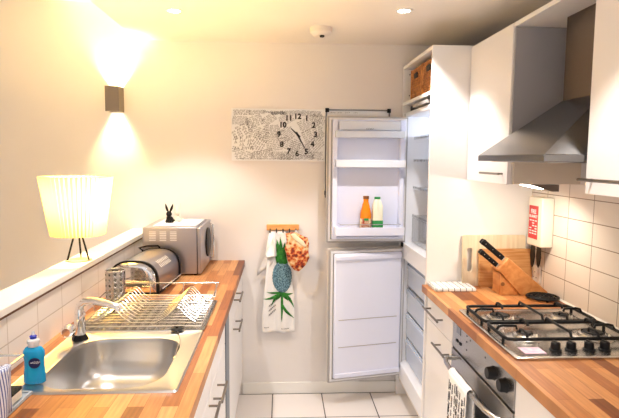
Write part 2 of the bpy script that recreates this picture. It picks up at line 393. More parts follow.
# ------------------------------------------------------------------ sink
t = thing('sink', 'stainless steel inset sink with round-cornered bowl and ribbed drainer', 'sink', ((SX0+SX1)/2, 1.9, WT))
BX0, BX1, BY0, BY1 = -.712, -.352, 1.478, 1.895
ZP = WT+.003
def ring3(p, z): return [(a, b, z) for a, b in p]
def rr(x0, x1, y0, y1, r): return rrect(x0, x1, y0, y1, r, 7)
s = MB()
YD = 1.97
s.rings([ring3(rr(SX0, SX1, SY0, YD, .012), WT+.0005), ring3(rr(SX0+.004, SX1-.004, SY0+.004, YD, .012), ZP+.003), ring3(rr(SX0+.010, SX1-.010, SY0+.010, YD-.001, .012), ZP),
         ring3(rr(BX0-.012, BX1+.012, BY0-.012, BY1+.012, .11), ZP), ring3(rr(BX0-.003, BX1+.003, BY0-.003, BY1+.003, .105), ZP-.003),
         ring3(rr(BX0, BX1, BY0, BY1, .10), ZP-.015)], cap0=False, cap1=False)
part('sink_rim', s, M['sinksteel'], t, smooth=50)
b = MB().rings([ring3(rr(BX0+i_, BX1-i_, BY0+i_, BY1-i_, r_), ZP-z_) for i_, z_, r_ in ((0, .015, .10), (.004, .08, .10), (.009, .105, .10), (.018, .127, .098), (.034, .144, .09), (.058, .154, .08), (.09, .158, .06), (.14, .160, .03))], cap0=False)
part('bowl', b, M['sinksteel'], t, smooth=60)
dr = MB()
def dfn(u, v):
    x = SX0+(SX1-SX0)*u; y = YD+(SY1-YD)*v
    e = min(u, 1-u)*(SX1-SX0); z = ZP+(.003 if e < .008 else 0)
    if .045 < e and .05 < v < .93:
        z += -.005+.008*max(0, math.sin((x-SX0)*2*PI/.036))
    if v > .99: z = ZP+.002
    return (x, y, z)
dr.grid(dfn, 110, 14)
part('drainer', dr, M['drainsteel'], t, smooth=60)
part('overflow', MB().lathe([(.0, -.003), (.010, -.003), (.017, -.010), (.024, -.008), (.027, .003)], (BX1-.004, 1.765, .858), 20, axis='x', caps=False), M['chrome'], t)
part('drain', MB().lathe([(0, .001), (.025, .001), (.04, .004), (.043, 0)], ((BX0+BX1)/2, 1.69, ZP-.1595), 24, caps=False), M['chrome'], t)
pts = [(BX1-.012, 1.70, .858)]+[(BX1-.014+.030*math.sin(k*.52), 1.72+.018*k, .86+.05*math.sin(min(k, 6)/6*PI/2)) for k in range(1, 8)]+[(-.385, 1.93, .912), (-.388, 1.955, .911)]
part('plug_chain', MB().tube([(BX1-.014, 1.765, .858), (BX1-.010, 1.775, .878), (BX1-.006, 1.79, .896), (-.358, 1.85, .9085), (-.372, 1.905, .9085), (-.388, 1.945, .912)], .002, 6), M['chrome'], t)
solo('sink_plug', MB().lathe([(0, 0), (.019, 0), (.022, .006), (.024, .010), (.020, .014), (.006, .014), (.005, .020), (0, .020)], (-.391, 1.962, ZP+.0005), 20, caps=False), M['black'], 'black rubber plug resting on the drainer beside the bowl', 'plug', (-.391, 1.962, ZP+.0005))

# tap
TX, TY = -.722, 1.888
t = thing('tap', 'chrome mixer tap with round knob at the back corner of the sink bowl', 'tap', (TX, TY, ZP))
part('tap_base', MB().lathe([(0, 0), (.030, 0), (.030, .004), (.026, .012), (.021, .018), (0, .018)], (TX, TY, ZP), 6, caps=False), M['black'], t, label='black base collar')
part('tap_body', MB().lathe([(.018, .016), (.020, .03), (.019, .075), (.017, .10), (.013, .118), (.0, .124)], (TX, TY, ZP), 20, caps=False), M['chrome'], t)
sp = [(TX, TY, ZP+.085), (TX+.004, TY-.002, ZP+.125), (TX+.025, TY-.01, ZP+.142), (TX+.06, TY-.02, ZP+.146), (TX+.11, TY-.035, ZP+.140), (TX+.150, TY-.048, ZP+.130), (TX+.154, TY-.05, ZP+.118)]
part('spout', MB().tube(sp, [.012, .013, .014, .0135, .0125, .012, .0115], 14), M['chrome'], t)
part('knob', MB().lathe([(0, -.045), (.014, -.045), (.021, -.038), (.023, -.02), (.020, -.006), (.010, .0), (.008, .02), (0, .02)], (TX-.012, TY-.048, ZP+.055), 18, axis='y', caps=False), M['chrome'], t)
part('lever', MB().tube([(TX+.004, TY-.01, ZP+.075), (TX+.035, TY-.045, ZP+.105)], [.006, .005], 8), M['chrome'], t)

# washing-up liquid
bx, by = -.712, 1.515
def bprof(z, k=1): return z
t = thing('soap_bottle', 'clear bottle of blue washing-up liquid standing at the front corner of the sink', 'bottle', (bx, by, ZP+.002))
pr = [(.0, 0), (.030, 0), (.034, .004), (.034, .03), (.031, .06), (.031, .085), (.0335, .105), (.033, .122), (.026, .134), (.016, .140), (.0, .140)]
part('bottle_body', MB().lathe(pr, (bx, by, ZP+.002), 28, sy=.62, caps=False), M['soap'], t, smooth=60)
part('neck', MB().lathe([(.0, .139), (.0165, .139), (.0165, .150), (.019, .151), (.019, .163), (.013, .168), (0, .168)], (bx, by, ZP+.002), 20, caps=False), M['cap'], t)
part('cap', MB().lathe([(0, .167), (.010, .168), (.010, .176), (.0115, .177), (.006, .182), (0, .182)], (bx, by, ZP+.002), 18, caps=False), M['bluecap'], t, label='blue pull-up cap')
part('cap_tip', MB().lathe([(0, .181), (.0055, .181), (.004, .194), (0, .195)], (bx, by, ZP+.002), 14, caps=False), M['cap'], t)
t.scale = (.90, .90, .78)
lb = MB(); a0 = .35
for ring_ in [0]:
    vs = []; n_ = 24
    def on(u, v):   # on the bottle surface
        th = -PI/2+u/.031+.30; return (bx+.0345*math.cos(th), by+.0345*.62*math.sin(th)-.0005, ZP+.002+.082+v)
    c0 = on(.0, 0); vs = [c0]+[on(.017*math.cos(2*PI*k/n_), .020*math.sin(2*PI*k/n_)) for k in range(n_)]
    lb.add(vs, [(0, 1+k, 1+(k+1) % n_) for k in range(n_)])
    for q in range(5):
        u0 = -.011+.005*q
        lb.tube([tuple(Vector(on(u0+.002*k, .004*math.sin(k*2.2+q)+.0015*k))+Vector((.0004, -.0008, 0))) for k in range(4)], .0007, 4, m=1)
part('bottle_label', lb, [M['navy'], M['paper']], t, label='dark oval label with white script')

# ------------------------------------------------------------------ near-left corner: tray, rack, cloth, sponge
t = thing('sink_tidy', 'grey sink tidy tray with wire rail at the near left edge', 'rack', (-.73, 1.38, WT))
tr = MB().box(-.825, -.688, 1.15, 1.445, WT+.001, WT+.006)
tr.box(-.825, -.819, 1.15, 1.445, WT+.006, WT+.012).box(-.694, -.688, 1.15, 1.445, WT+.006, WT+.012).box(-.819, -.694, 1.439, 1.445, WT+.006, WT+.012).box(-.819, -.694, 1.15, 1.156, WT+.006, WT+.012)
part('tray', tr, M['tray'], t, bevel=.002)
rl = MB()
for z in (1.035,):
    rl.tube([(-.815, 1.388, z), (-.682, 1.388, z), (-.679, 1.385, z), (-.679, 1.20, z), (-.682, 1.197, z), (-.815, 1.197, z), (-.818, 1.20, z), (-.818, 1.385, z)], .0035, 8, closed=True)
for p in ((-.815, 1.205), (-.815, 1.386)): rl.tube([(p[0], p[1], WT+.006), (p[0], p[1], 1.035)], .003, 6)
part('wire_rail', rl, M['wire'], t)
sg = thing('scourer_sponge', 'black-topped cream scourer sponge lying in the grey tray', 'sponge', (-.725, 1.43, WT+.0065))
part('foam', MB().box(-.785, -.700, 1.355, 1.415, WT+.0075, WT+.030), M['foam'], sg, bevel=.003)
part('scourer', MB().box(-.785, -.700, 1.355, 1.415, WT+.0302, WT+.040), M['spongey'], sg, bevel=.002)
cl = MB()
def cfn(u, v):
    y = 1.180+.118*u+.012*v; z = 1.046-.125*v
    return (-.671+.006*math.sin(u*9+v*3)+.010*v*(1-v)+.012*(u > .5)*0, y, z)
cl.grid(cfn, 24, 14)
cl.grid(lambda u, v: (-.671-.016*v+.006*math.sin(u*9)*(1-v)+.003*v, 1.180+.118*u, 1.042+.004*math.sin(v*PI)), 24, 4)
cl.grid(lambda u, v: (-.690, 1.180+.118*u, 1.042-.085*v), 24, 6)
solo('dish_cloth', cl, M['stripe'], 'blue and white striped cloth draped over the wire rail at the left edge', 'cloth', (-.69, 1.29, .96), solid=.003)

# ------------------------------------------------------------------ dish rack
t = thing('dish_rack', 'chrome wire dish rack spread over the drainer', 'dish rack', (-.54, 2.2, ZP))
bf = MB(); zb, zt = ZP+.012, ZP+.052
X0, X1, Y0, Y1 = -.765, -.305, 1.99, 2.455
bf.tube([(X0, Y0, zb), (X1, Y0, zb), (X1, Y1, zb), (X0, Y1, zb)], .003, 6, closed=True)
for p in ((X0+.03, Y0+.03), (X1-.03, Y0+.03), (X0+.03, Y1-.03), (X1-.03, Y1-.03)): bf.tube([(p[0], p[1], zb), (p[0], p[1], ZP+.0065 if p[1] < 2.4 else WT+.001)], .003, 6)
part('base_frame', bf, M['wire'], t)
tf = MB(); tf.tube([(X0-.008, Y0+.18, zt), (X1+.008, Y0+.18, zt), (X1+.012, Y1+.02, zt+.012), (X0-.012, Y1+.02, zt+.012)], .0028, 6, closed=True)
for k in range(4):
    x = X0+(X1-X0)*k/3; tf.tube([(x, Y1, zb), (x, Y1+.02, zt+.012)], .002, 6)
for x in (X0, X1):
    s_ = -1 if x < -.5 else 1
    for y in (Y0+.18, 2.36): tf.tube([(x, y, zb), (x+s_*.009, y, zt)], .002, 6)
part('top_rail', tf, M['wire'], t)
for k in range(12):
    y = Y0+.03+k*.036
    m_ = MB().tube([(X0, y, zb+.002), (X0+.1, y, zb+.005), (X1-.1, y, zb+.005), (X1, y, zb+.002)], .0021, 6)
    part('cross_wire', m_, M['wire'], t)
for row, (xc, hw) in enumerate(((-.655, .075), (-.405, .075))):
    for k in range(11):
        y = 2.05+k*.034
        m_ = MB().tube([(xc-hw, y-.03, zb+.008), (xc-hw*.55, y-.018, zb+.024), (xc-.010, y, zb+.052), (xc, y, zb+.056), (xc+.010, y, zb+.052), (xc+hw*.55, y-.018, zb+.024), (xc+hw, y-.03, zb+.008)], .0024, 6)
        part('plate_prong', m_, M['wire'], t)

# cutlery drainer: perforated cylinder
cx, cy, cr = -.735, 2.345, .042
c = MB(); nu, nv = 64, 26; z0, z1 = ZP+.028, ZP+.155
V = [(cx+cr*math.cos(2*PI*i/nu), cy+cr*math.sin(2*PI*i/nu), z0+(z1-z0)*j/nv) for j in range(nv+1) for i in range(nu)]
F = []
for j in range(nv):
    for i in range(nu):
        if i % 6 in (2, 3) and j % 5 in (2, 3) and 2 <= j < nv-2: continue
        F.append((j*nu+i, j*nu+(i+1) % nu, (j+1)*nu+(i+1) % nu, (j+1)*nu+i))
c.add(V, F)
t = thing('cutlery_drainer', 'perforated steel cutlery drainer cylinder standing in the dish rack', 'cutlery holder', (cx, cy, z0))
part('cylinder_wall', c, M['steel'], t, solid=.0012)
part('rim', MB().tube([(cx+cr*math.cos(2*PI*k/28), cy+cr*math.sin(2*PI*k/28), z1) for k in range(28)], .0026, 8, closed=True), M['chrome'], t)
part('bottom', MB().lathe([(0, 0), (cr, 0), (cr, .002), (0, .002)], (cx, cy, z0), 28, caps=False), M['steel'], t)

# ------------------------------------------------------------------ bread bin
def dprof(hw, h, n=10, r=.55):
    hw *= .92; h *= .92
    # flattened arch (x,z) from bottom-right over the top to bottom-left
    P = [(hw, .0)]
    for k in range(2*n+1):
        a = PI*k/(2*n); ex = 2/2.7
        P.append((hw*math.copysign(abs(math.cos(a))**ex, math.cos(a)), .035+(h-.035)*abs(math.sin(a))**ex))
    P.append((-hw, 0)); return P
bx0, by0, by1, bz = -.684, 2.505, 2.88, WT+.016
t = thing('bread_bin', 'chrome roll-top bread bin with black rims, in front of the microwave', 'bread bin', (bx0, 2.69, WT), rotz=math.radians(-5.2))
def slab(prof, y0, y1, cx=bx0, cz=bz): return MB().prism([(cx+p[0], cz+p[1]) for p in prof], 'y', y0, y1)
part('barrel', slab(dprof(.126, .162), by0+.016, by1-.012), M['binback'], t, smooth=50)
for (ya, yb_) in ((by0, by0+.012), (by1-.012, by1)):
    m_ = MB(); P = dprof(.133, .170); Q = dprof(.121, .158)
    n_ = len(P); vs = [(bx0+p[0], y, bz+p[1]-.004) for y in (ya, yb_) for p in P]+[(bx0+p[0], y, bz+p[1]-.001) for y in (ya, yb_) for p in Q]
    fs = []
    for k in range(n_):
        j = (k+1) % n_
        fs += [(k, j, 2*n_+j, 2*n_+k), (n_+k, 3*n_+k, 3*n_+j, n_+j), (k, n_+k, n_+j, j), (2*n_+k, 2*n_+j, 3*n_+j, 3*n_+k)]
    m_.add(vs, fs); part('rim', m_, M['black'], t, label='black plastic rim', smooth=50)
    if ya == by0:
        e = MB(); Ps = [dprof(.1205, .157), dprof(.118, .154), dprof(.100, .134), dprof(.085, .118)]
        ys = [by0+.010, by0-.004, by0-.012, by0-.013]
        e.rings([[(bx0+p[0], ys[i], bz+p[1]+.002*i) for p in Ps[i]] for i in range(4)], cap0=True)
        part('end_cap', e, M['binsteel'], t, smooth=60)
        part('name_plate', MB().box(bx0-.045, bx0+.045, by0-.0145, by0-.0128, bz+.030, bz+.044), M['greyink'], t)
vn = MB()
for i in range(2):
    for k in range(8):
        a = math.radians(35+i*14); y = 2.60+.021*k
        p = dprof(.1262, .1622)
        x = bx0+.117*math.copysign(abs(math.cos(a))**(2/2.7), 1); z = bz+.035+(.150-.035)*math.sin(a)**(2/2.7)
        vn.obox((x, y, z), (.020, .006, .0018), (0, math.radians(42 if i == 0 else 30), 0))
part('vent_slots', vn, M['fridgew'], t)
part('base_tray', MB().box(bx0-.116, bx0+.116, by0-.002, by1-.002, WT+.001, bz-.0045), M['black'], t, bevel=.003)
part('guide_rail', MB().tube([(bx0+.127, by0+.03, bz+.010), (bx0+.127, by1-.02, bz+.010)], .004, 8), M['chrome'], t)
part('handle', MB().tube([(bx0-.085, by1-.004, bz+.135), (bx0-.10, by1-.02, bz+.152), (bx0-.06, by1-.01, bz+.162), (bx0, by1-.006, bz+.164), (bx0+.01, by1-.004, bz+.152)], .005, 8), M['black'], t)

# ------------------------------------------------------------------ microwave
mx0, mx1, my0, my1, mz0, mz1 = -.765, -.445, 2.93, 3.355, WT+.010, 1.172
t = thing('microwave', 'silver microwave oven at the back of the left worktop', 'microwave', (-.6, 3.14, WT))
part('body', MB().box(mx0, mx1-.022, my0, my1, mz0, mz1), M['mwsteel'], t, bevel=.004)
part('door', MB().box(mx1-.020, mx1, my0+.001, my1, mz0, mz1-.002), M['mwsteel'], t, bevel=.004)
part('door_seam', MB().box(mx1-.0225, mx1-.0195, my0+.002, my1-.002, mz0+.002, mz1-.004), M['black'], t)
dd = MB().lathe([(.0, .0), (.088, 0), (.088, .006), (.080, .010), (0, .011)], (mx1, 3.20, 1.05), 36, axis='x', caps=False)
part('door_window', dd, M['black'], t, label='round black door window')
part('door_handle', MB().tube([(mx1, 3.315, .93), (mx1+.02, 3.315, .94), (mx1+.022, 3.315, 1.05), (mx1+.02, 3.315, 1.14), (mx1, 3.315, 1.15)], .005, 8), M['chrome'], t)
vn = MB()
for i in range(3):
    for k in range(6): vn.box(-.728+.057*i, -.692+.057*i, my0-.0006, my0+.001, 1.098+.0095*k, 1.1015+.0095*k)
part('vent_slots', vn, M['fridgew'], t)
for (x, y) in ((-.74, 2.96), (-.48, 2.96), (-.74, 3.32), (-.48, 3.32)): part('foot', MB().lathe([(.012, 0), (.012, .0102)], (x, y, WT), 12), M['black'], t)
# folded white cloth on the microwave
m_ = MB().box(-.715, -.475, 2.965, 3.29, mz1+.001, mz1+.007); m_.box(-.70, -.60, 3.00, 3.27, mz1+.0075, mz1+.012)
m_.prism([(-.59, 3.02), (-.48, 3.0), (-.487, 3.25), (-.575, 3.27)], 'z', mz1+.0075, mz1+.011)
solo('paper_stack', m_, M['paper'], 'white folded papers lying on top of the microwave', 'papers', (-.6, 3.12, mz1), bevel=.001)
# rabbit figures
def rabbit(label, x, y, z, mm, sc, rz):
    t = thing('rabbit_figurine', label, 'figurine', (x, y, z), 'rabbit figurines on the microwave', rz)
    b = MB()
    b.lathe([(0, 0), (.020, 0), (.025, .008), (.024, .02), (.017, .034), (.010, .040), (0, .041)], (0, 0, 0), 18, sx=1.05, sy=.85, caps=False)
    b.lathe([(0, .036), (.010, .037), (.0165, .046), (.018, .055), (.014, .066), (.006, .072), (0, .073)], (-.003, -.004, 0), 18, sx=1.05, sy=.95, caps=False)
    b.lathe([(0, -.006), (.006, -.004), (.007, 0), (.004, .005), (0, .006)], (.026, .004, .014), 10, caps=False)
    for sx in (-1, 1):
        b.lathe([(0, 0), (.007, .001), (.008, .012), (.004, .02), (0, .021)], (sx*.013, -.018, 0), 10, caps=False)
        b.lathe([(0, 0), (.004, .002), (.005, .012), (.004, .018), (0, .020)], (sx*.010, -.015, .022), 8, caps=False)
    b.v = [v*sc for v in b.v]; part('body', b, mm, t, local=True, smooth=60)
    for sx in (-1, 1):
        e = MB(); R = []
        for k in range(7):
            q = k/6; wd = .0085*math.sin(PI*min(.97, .18+.80*q))+.0008; cxk = sx*(.006+.020*q**.8)-.003
            R.append([((cxk+wd*math.cos(a))*sc, (-.004+.35*wd*math.sin(a)+.004*q)*sc, (.066+.052*q)*sc) for a in [2*PI*i/10 for i in range(10)]])
        e.rings(R); part('ear', e, mm, t, local=True, smooth=60)
rabbit('black rabbit figurine with upright ears sitting on the microwave', -.640, 3.06, mz1+.0125, M['black'], .92, -.3)
rabbit('pale rabbit figurine standing right behind the black one on the microwave', -.612, 3.135, mz1+.0125, M['cream'], .90, .5)

# ------------------------------------------------------------------ table lamp on the ledge
lx, ly, lz = -.880, 2.318, 1.108
t = thing('table_lamp', 'tripod table lamp with pleated glowing white shade on the ledge', 'lamp', (lx, ly, lz))
part('base_plate', MB().lathe([(0, 0), (.050, 0), (.052, .002), (.050, .005), (0, .005)], (lx, ly, lz), 32, caps=False), mat('frosted_base', (.75, .72, .62), .2), t)
part('base_ring', MB().tube([(lx+.052*math.cos(2*PI*k/32), ly+.052*math.sin(2*PI*k/32), lz+.003) for k in range(32)], .0022, 6, closed=True), M['handle'], t, label='dark metal ring')
for a in (205, 100, 350):
    ca, sa = math.cos(math.radians(a)), math.sin(math.radians(a))
    part('leg', MB().tube([(lx+.046*ca, ly+.046*sa, lz+.004), (lx+.016*ca, ly+.016*sa, lz+.115)], .0042, 8), M['black'], t)
part('lamp_holder', MB().lathe([(0, .108), (.022, .108), (.022, .12), (.014, .125), (.014, .165), (0, .165)], (lx, ly, lz), 16, caps=False), M['black'], t)
shb = MB(); nP = 96; sz0, sz1 = 1.222, 1.475; r0, r1 = .107, .146
V = []
for j in range(7):
    q = j/6
    for i in range(nP):
        a = 2*PI*i/nP; rr_ = r0+(r1-r0)*q+(.0045 if i % 2 else -.0045)
        V.append((lx+rr_*math.cos(a), ly+rr_*math.sin(a), sz0+(sz1-sz0)*q))
shb.add(V, [(j*nP+i, j*nP+(i+1) % nP, (j+1)*nP+(i+1) % nP, (j+1)*nP+i) for j in range(6) for i in range(nP)])
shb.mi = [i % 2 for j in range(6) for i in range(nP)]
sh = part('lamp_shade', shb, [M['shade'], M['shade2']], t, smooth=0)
for rr_, zz in ((r0, sz0+.004), (r1, sz1-.004)):
    part('shade_ring', MB().tube([(lx+(rr_-.005)*math.cos(2*PI*k/40), ly+(rr_-.005)*math.sin(2*PI*k/40), zz) for k in range(40)], .0018, 6, closed=True), M['wire'], sh)
part('cross_bar', MB().tube([(lx-r0+.006, ly, sz0+.004), (lx+r0-.006, ly, sz0+.004)], .0015, 6), M['wire'], sh)
part('bulb', MB().lathe([(0, .165), (.013, .166), (.014, .18), (.028, .205), (.030, .225), (.020, .248), (0, .256)], (lx, ly, lz), 20, caps=False), mat('bulb_glass', (1, .95, .8), .3, emit=(1, .80, .42), estr=10), t)
light('POINT', 'bulb_light', (lx, ly, lz+.285), t, BULB_W, (1, .68, .22), .035)

# ------------------------------------------------------------------ up-down wall light
t = thing('wall_light', 'small dark metal up-and-down wall light above the lamp', 'wall light', (-1.01, YB, 1.90))
a0, a1, b0, b1 = -1.058, -.976, 3.272, YB-.001; zz0, zz1 = 1.835, 1.985
wl = MB().box(a0, a1, b0, b0+.003, zz0, zz1).box(a0, a1, b1-.003, b1, zz0, zz1).box(a0, a0+.003, b0+.003, b1-.003, zz0, zz1).box(a1-.003, a1, b0+.003, b1-.003, zz0, zz1)
part('housing', wl, M['lampgrey'], t)
part('lamp_core', MB().box(a0+.004, a1-.004, b0+.004, b1-.004, 1.900, 1.912), M['bulb'], t)
light('SPOT', 'up_light', (-1.017, 3.325, 1.93), t, UPDOWN_W, (1, .82, .38), .02, (PI, 0, 0), math.radians(100), 1.0)
light('SPOT', 'down_light', (-1.017, 3.325, 1.88), t, UPDOWN_W, (1, .82, .38), .02, (0, 0, 0), math.radians(76), 1.0)

# ------------------------------------------------------------------ clock canvas on the back wall
cxx0, cxx1, cz0, cz1, cyf = -.311, .281, 1.542, 1.870, YB-.018
t = thing('canvas_clock', 'wide white canvas print covered in black handwriting with clock numerals', 'wall clock', (0, YB, 1.7))
part('canvas', MB().box(cxx0, cxx1, cyf, YB-.001, cz0, cz1), M['paper'], t, bevel=.001)
random.seed(11)
scr = MB(); yk = cyf-.0006
def stroke(pts, wdt, m=0):
    vs = []
    for i, p in enumerate(pts):
        a = pts[max(0, i-1)]; b = pts[min(len(pts)-1, i+1)]; d = Vector((b[0]-a[0], b[1]-a[1])); d = d.normalized() if d.length > 0 else Vector((1, 0)); nrm = Vector((-d.y, d.x))*wdt/2
        for sg_ in (1, -1): vs.append((min(cxx1-.002, max(cxx0+.002, p[0]+nrm.x*sg_)), yk, min(cz1-.002, max(cz0+.002, p[1]+nrm.y*sg_))))
    scr.add(vs, [(2*i, 2*i+1, 2*i+3, 2*i+2) for i in range(len(pts)-1)], m)
def scrawl(cx_, cz_, wd, ht, rows, ang, sz, wt_, m=0):
    ca, sa = math.cos(ang), math.sin(ang)
    for r in range(rows):
        v = -ht/2+ht*(r+.5)/rows; u = -wd/2+random.random()*.01
        while u < wd/2:
            L = random.uniform(.012, .035); pts = []; k = 0
            while k*sz*.35 < L:
                uu = u+k*sz*.35; vv = v+sz*(.5 if k % 2 else -.5)*random.uniform(.5, 1.3); pts.append((cx_+uu*ca-vv*sa, cz_+uu*sa+vv*ca)); k += 1
            if len(pts) > 2 and all(cxx0 < p[0] < cxx1 and cz0+.006 < p[1] < cz1-.006 for p in pts): stroke(pts, wt_, m)
            u += L+sz*.9
for (a, b, wd, ht, rows, ang, sz, wt_) in [(-.25, 1.845, .09, .03, 3, 0, .007, .0016), (-.16, 1.85, .08, .03, 4, .05, .005, .0012), (-.06, 1.853, .10, .02, 2, 0, .007, .002), (.06, 1.85, .12, .03, 4, .04, .005, .0011),
        (.2, 1.845, .14, .04, 5, -.05, .005, .0012), (-.26, 1.795, .09, .05, 5, -.05, .006, .0014), (-.17, 1.79, .09, .06, 5, .3, .008, .0018), (-.08, 1.80, .07, .05, 5, .6, .006, .0015),
        (-.25, 1.73, .11, .07, 4, .5, .010, .0022), (-.15, 1.72, .10, .07, 5, -.3, .007, .0018), (-.06, 1.73, .09, .07, 7, .1, .006, .0016), (-.24, 1.655, .11, .08, 3, 0.1, .016, .0026),
        (-.15, 1.64, .09, .08, 5, 1.0, .007, .002), (-.05, 1.65, .09, .08, 7, .15, .006, .0015), (-.25, 1.585, .12, .06, 4, -.35, .009, .0018), (-.13, 1.58, .12, .05, 5, .25, .007, .0016),
        (0, 1.575, .12, .05, 6, 0.0, .0055, .0014), (.02, 1.80, .06, .06, 6, .5, .005, .0013), (.02, 1.70, .09, .08, 7, .7, .006, .0014), (.06, 1.65, .10, .08, 6, -.4, .006, .0013), (.17, 1.78, .12, .07, 6, .5, .0065, .0016),
        (.20, 1.71, .12, .08, 6, .45, .0075, .0018), (.12, 1.62, .12, .07, 6, -.3, .006, .0014), (.21, 1.64, .11, .08, 6, .8, .006, .0016), (.10, 1.567, .2, .035, 4, -.03, .006, .0015), (.23, 1.575, .08, .05, 5, .1, .005, .0013),
        (-.1, 1.553, .4, .008, 1, 0, .005, .0014), (.25, 1.80, .05, .1, 8, 1.2, .005, .0012)]:
    scrawl(a, b, wd*1.1, ht*1.1, rows+1, ang, sz*1.2, wt_*1.55)
scrawl(-.02, 1.842, .085, .016, 3, .02, .008, .0032, 1)
part('handwriting_print', scr, [M['greyink'], M['ink']], t, smooth=0)
def onwall(px, py):  # point of the canvas plane for a spot measured on the print
    return (.106+(px-298.5)*.00630, 1.708-(py-135)*.00630)
for txt, px, py in [('12', 298.3, 116.8), ('11', 289.5, 118.6), ('1', 307.5, 118.6), ('10', 283.5, 125.3), ('2', 314.6, 125.3), ('9', 279.7, 134.6), ('3', 316.6, 134.6), ('8', 282.5, 144.7), ('4', 313.5, 144.3), ('7', 289.5, 151.5), ('5', 307.3, 151.8), ('6', 298, 154)]:
    a, b = onwall(px, py); part('numeral', MB().text(txt, .046, FRONT(a, cyf-.0012, b), ext=.0004, bold=.0022), M['ink'], t, smooth=0)
hc = onwall(298.5, 135)
def hand(ang, L, wdt): return MB().prism([(hc[0]+p[0]*math.cos(ang)-p[1]*math.sin(ang), hc[1]+p[0]*math.sin(ang)+p[1]*math.cos(ang)) for p in ((-.02, -wdt), (L, -wdt*.4), (L, wdt*.4), (-.02, wdt))], 'y', cyf-.006, cyf-.004)
part('minute_hand', hand(math.radians(-62), .095, .006), M['greyink'], t)
part('hour_hand', hand(math.radians(137), .06, .006), M['ink'], t)
part('hand_hub', MB().lathe([(0, -.004), (.007, -.004), (.007, .005)], (hc[0], cyf-.004, hc[1]), 16, axis='y'), M['ink'], t)

# planner board behind the fridge door
t = thing('planner_board', 'slim-framed white planner board on the wall, mostly hidden by the fridge door', 'board', (.49, YB, 1.6))
bx_0, bx_1, bz_0, bz_1 = .284, .695, 1.31, 1.872; yf = YB-.014
part('board', MB().box(bx_0+.004, bx_1-.004, YB-.006, YB-.001, bz_0+.004, bz_1-.004), M['paper'], t)
fr = MB().box(bx_0, bx_1, yf, YB-.001, bz_1-.008, bz_1).box(bx_0, bx_1, yf, YB-.001, bz_0, bz_0+.008).box(bx_0, bx_0+.008, yf, YB-.001, bz_0+.008, bz_1-.008).box(bx_1-.008, bx_1, yf, YB-.001, bz_0+.008, bz_1-.008)
part('frame', fr, M['hoodsteel'], t)
for (x, z) in ((bx_0+.008, bz_1-.006), (bx_1-.008, bz_1-.006), (bx_0+.008, bz_0+.03), (bx_1-.008, bz_0+.03)):
    part('corner_clip', MB().box(x-.012, x+.012, yf-.008, yf-.0005, z-.013, z+.013), M['black'], t, bevel=.002)
tx = MB()
for k in range(4): scr = tx; yk = YB-.0066; cxx0, cxx1, cz0, cz1 = bx_0, bx_1, bz_0, bz_1; scrawl(.32+.05*k, 1.852, .03, .008, 1, 0, .006, .0015)
part('writing', tx, M['ink'], t, smooth=0)

# ------------------------------------------------------------------ peg rail with towel and mitt
t = thing('peg_rail', 'short orange wooden peg rail on the back wall', 'peg rail', (.015, YB, 1.115))
part('rail', MB().box(-.090, .118, YB-.022, YB-.001, 1.098, 1.136), M['pegwood'], t, bevel=.003)
for k in range(5):
    x = -.068+k*.0415; part('hook', MB().tube([(x, YB-.022, 1.108), (x, YB-.04, 1.100), (x, YB-.048, 1.088), (x, YB-.053, 1.096)], .0035, 8), M['black'], t)
# tea towel
def tsurf(x, z, off=0):
    q = (1.092-z)/.67; return (x, YB-.030-.010*math.sin(x*55+.6)*min(1, q*3)-.010*math.sin(q*3.2)-off, z)
tw = MB()
def tfn(u, v):
    z = 1.092-.665*v
    xl = -.070-.050*min(1, v*1.2); xr = .030+.060*min(1, v*1.6)+.004*math.sin(v*8)
    if v < .25: xl = -.068-.030*v/.25
    return tsurf(xl+(xr-xl)*u, z)
tw.grid(tfn, 30, 40)
# lapel folded over at the upper left and the long edge behind it
tw.add([tsurf(-.075, 1.090, .012), tsurf(-.036, 1.092, .014), tsurf(-.026, .935, .016), tsurf(-.090, .925, .020), tsurf(-.098, .95, .016)], [(0, 1, 2, 3, 4)], 0)
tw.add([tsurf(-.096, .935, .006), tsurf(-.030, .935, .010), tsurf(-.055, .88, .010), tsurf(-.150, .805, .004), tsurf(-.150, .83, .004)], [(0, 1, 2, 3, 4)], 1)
def poly(pts, m, off=.0024): tw.add([tsurf(a, b, off) for a, b in pts], [tuple(range(len(pts)))], m)
def leaf(b, tp, wd, bend=0, m=2, off=.0026):
    b = Vector(b); tp = Vector(tp); d = (tp-b); nrm = Vector((-d.y, d.x)).normalized(); Lp = []; Rp = []
    for k in range(7):
        q = k/6; c = b+d*q+nrm*bend*math.sin(PI*q); w_ = wd*(.55+.9*q*(1-q)*1.3)*(1-q**3)
        Lp.append(c+nrm*w_/2); Rp.append(c-nrm*w_/2)
    vs = [tsurf(p.x, p.y, off) for pr_ in zip(Lp, Rp) for p in pr_]
    tw.add(vs, [(2*i, 2*i+1, 2*i+3, 2*i+2) for i in range(6)], m)
pcx = .010
for k in range(13):
    a = -1+2*(k % 7)/6; leaf((pcx+.028*a, .885+.004*(k % 3)), (pcx-.018+.044*a+.01*math.sin(k*3), 1.060-.05*abs(a)-.05*(k > 6)), .032, .010*a, off=.0024+.0003*k)
nb = 20
bv = []
for j_ in range(nb+1):
    zz = .700+.195*j_/nb; hw = .061*math.sqrt(max(.02, 1-((j_/nb-.5)*1.9)**2))*(1+.05*(j_ % 2))
    for i_ in range(9): bv.append(tsurf(pcx+hw*(-1+2*i_/8), zz, .0042))
tw.add(bv, [(j_*9+i_, j_*9+i_+1, (j_+1)*9+i_+1, (j_+1)*9+i_) for j_ in range(nb) for i_ in range(8)], 3)
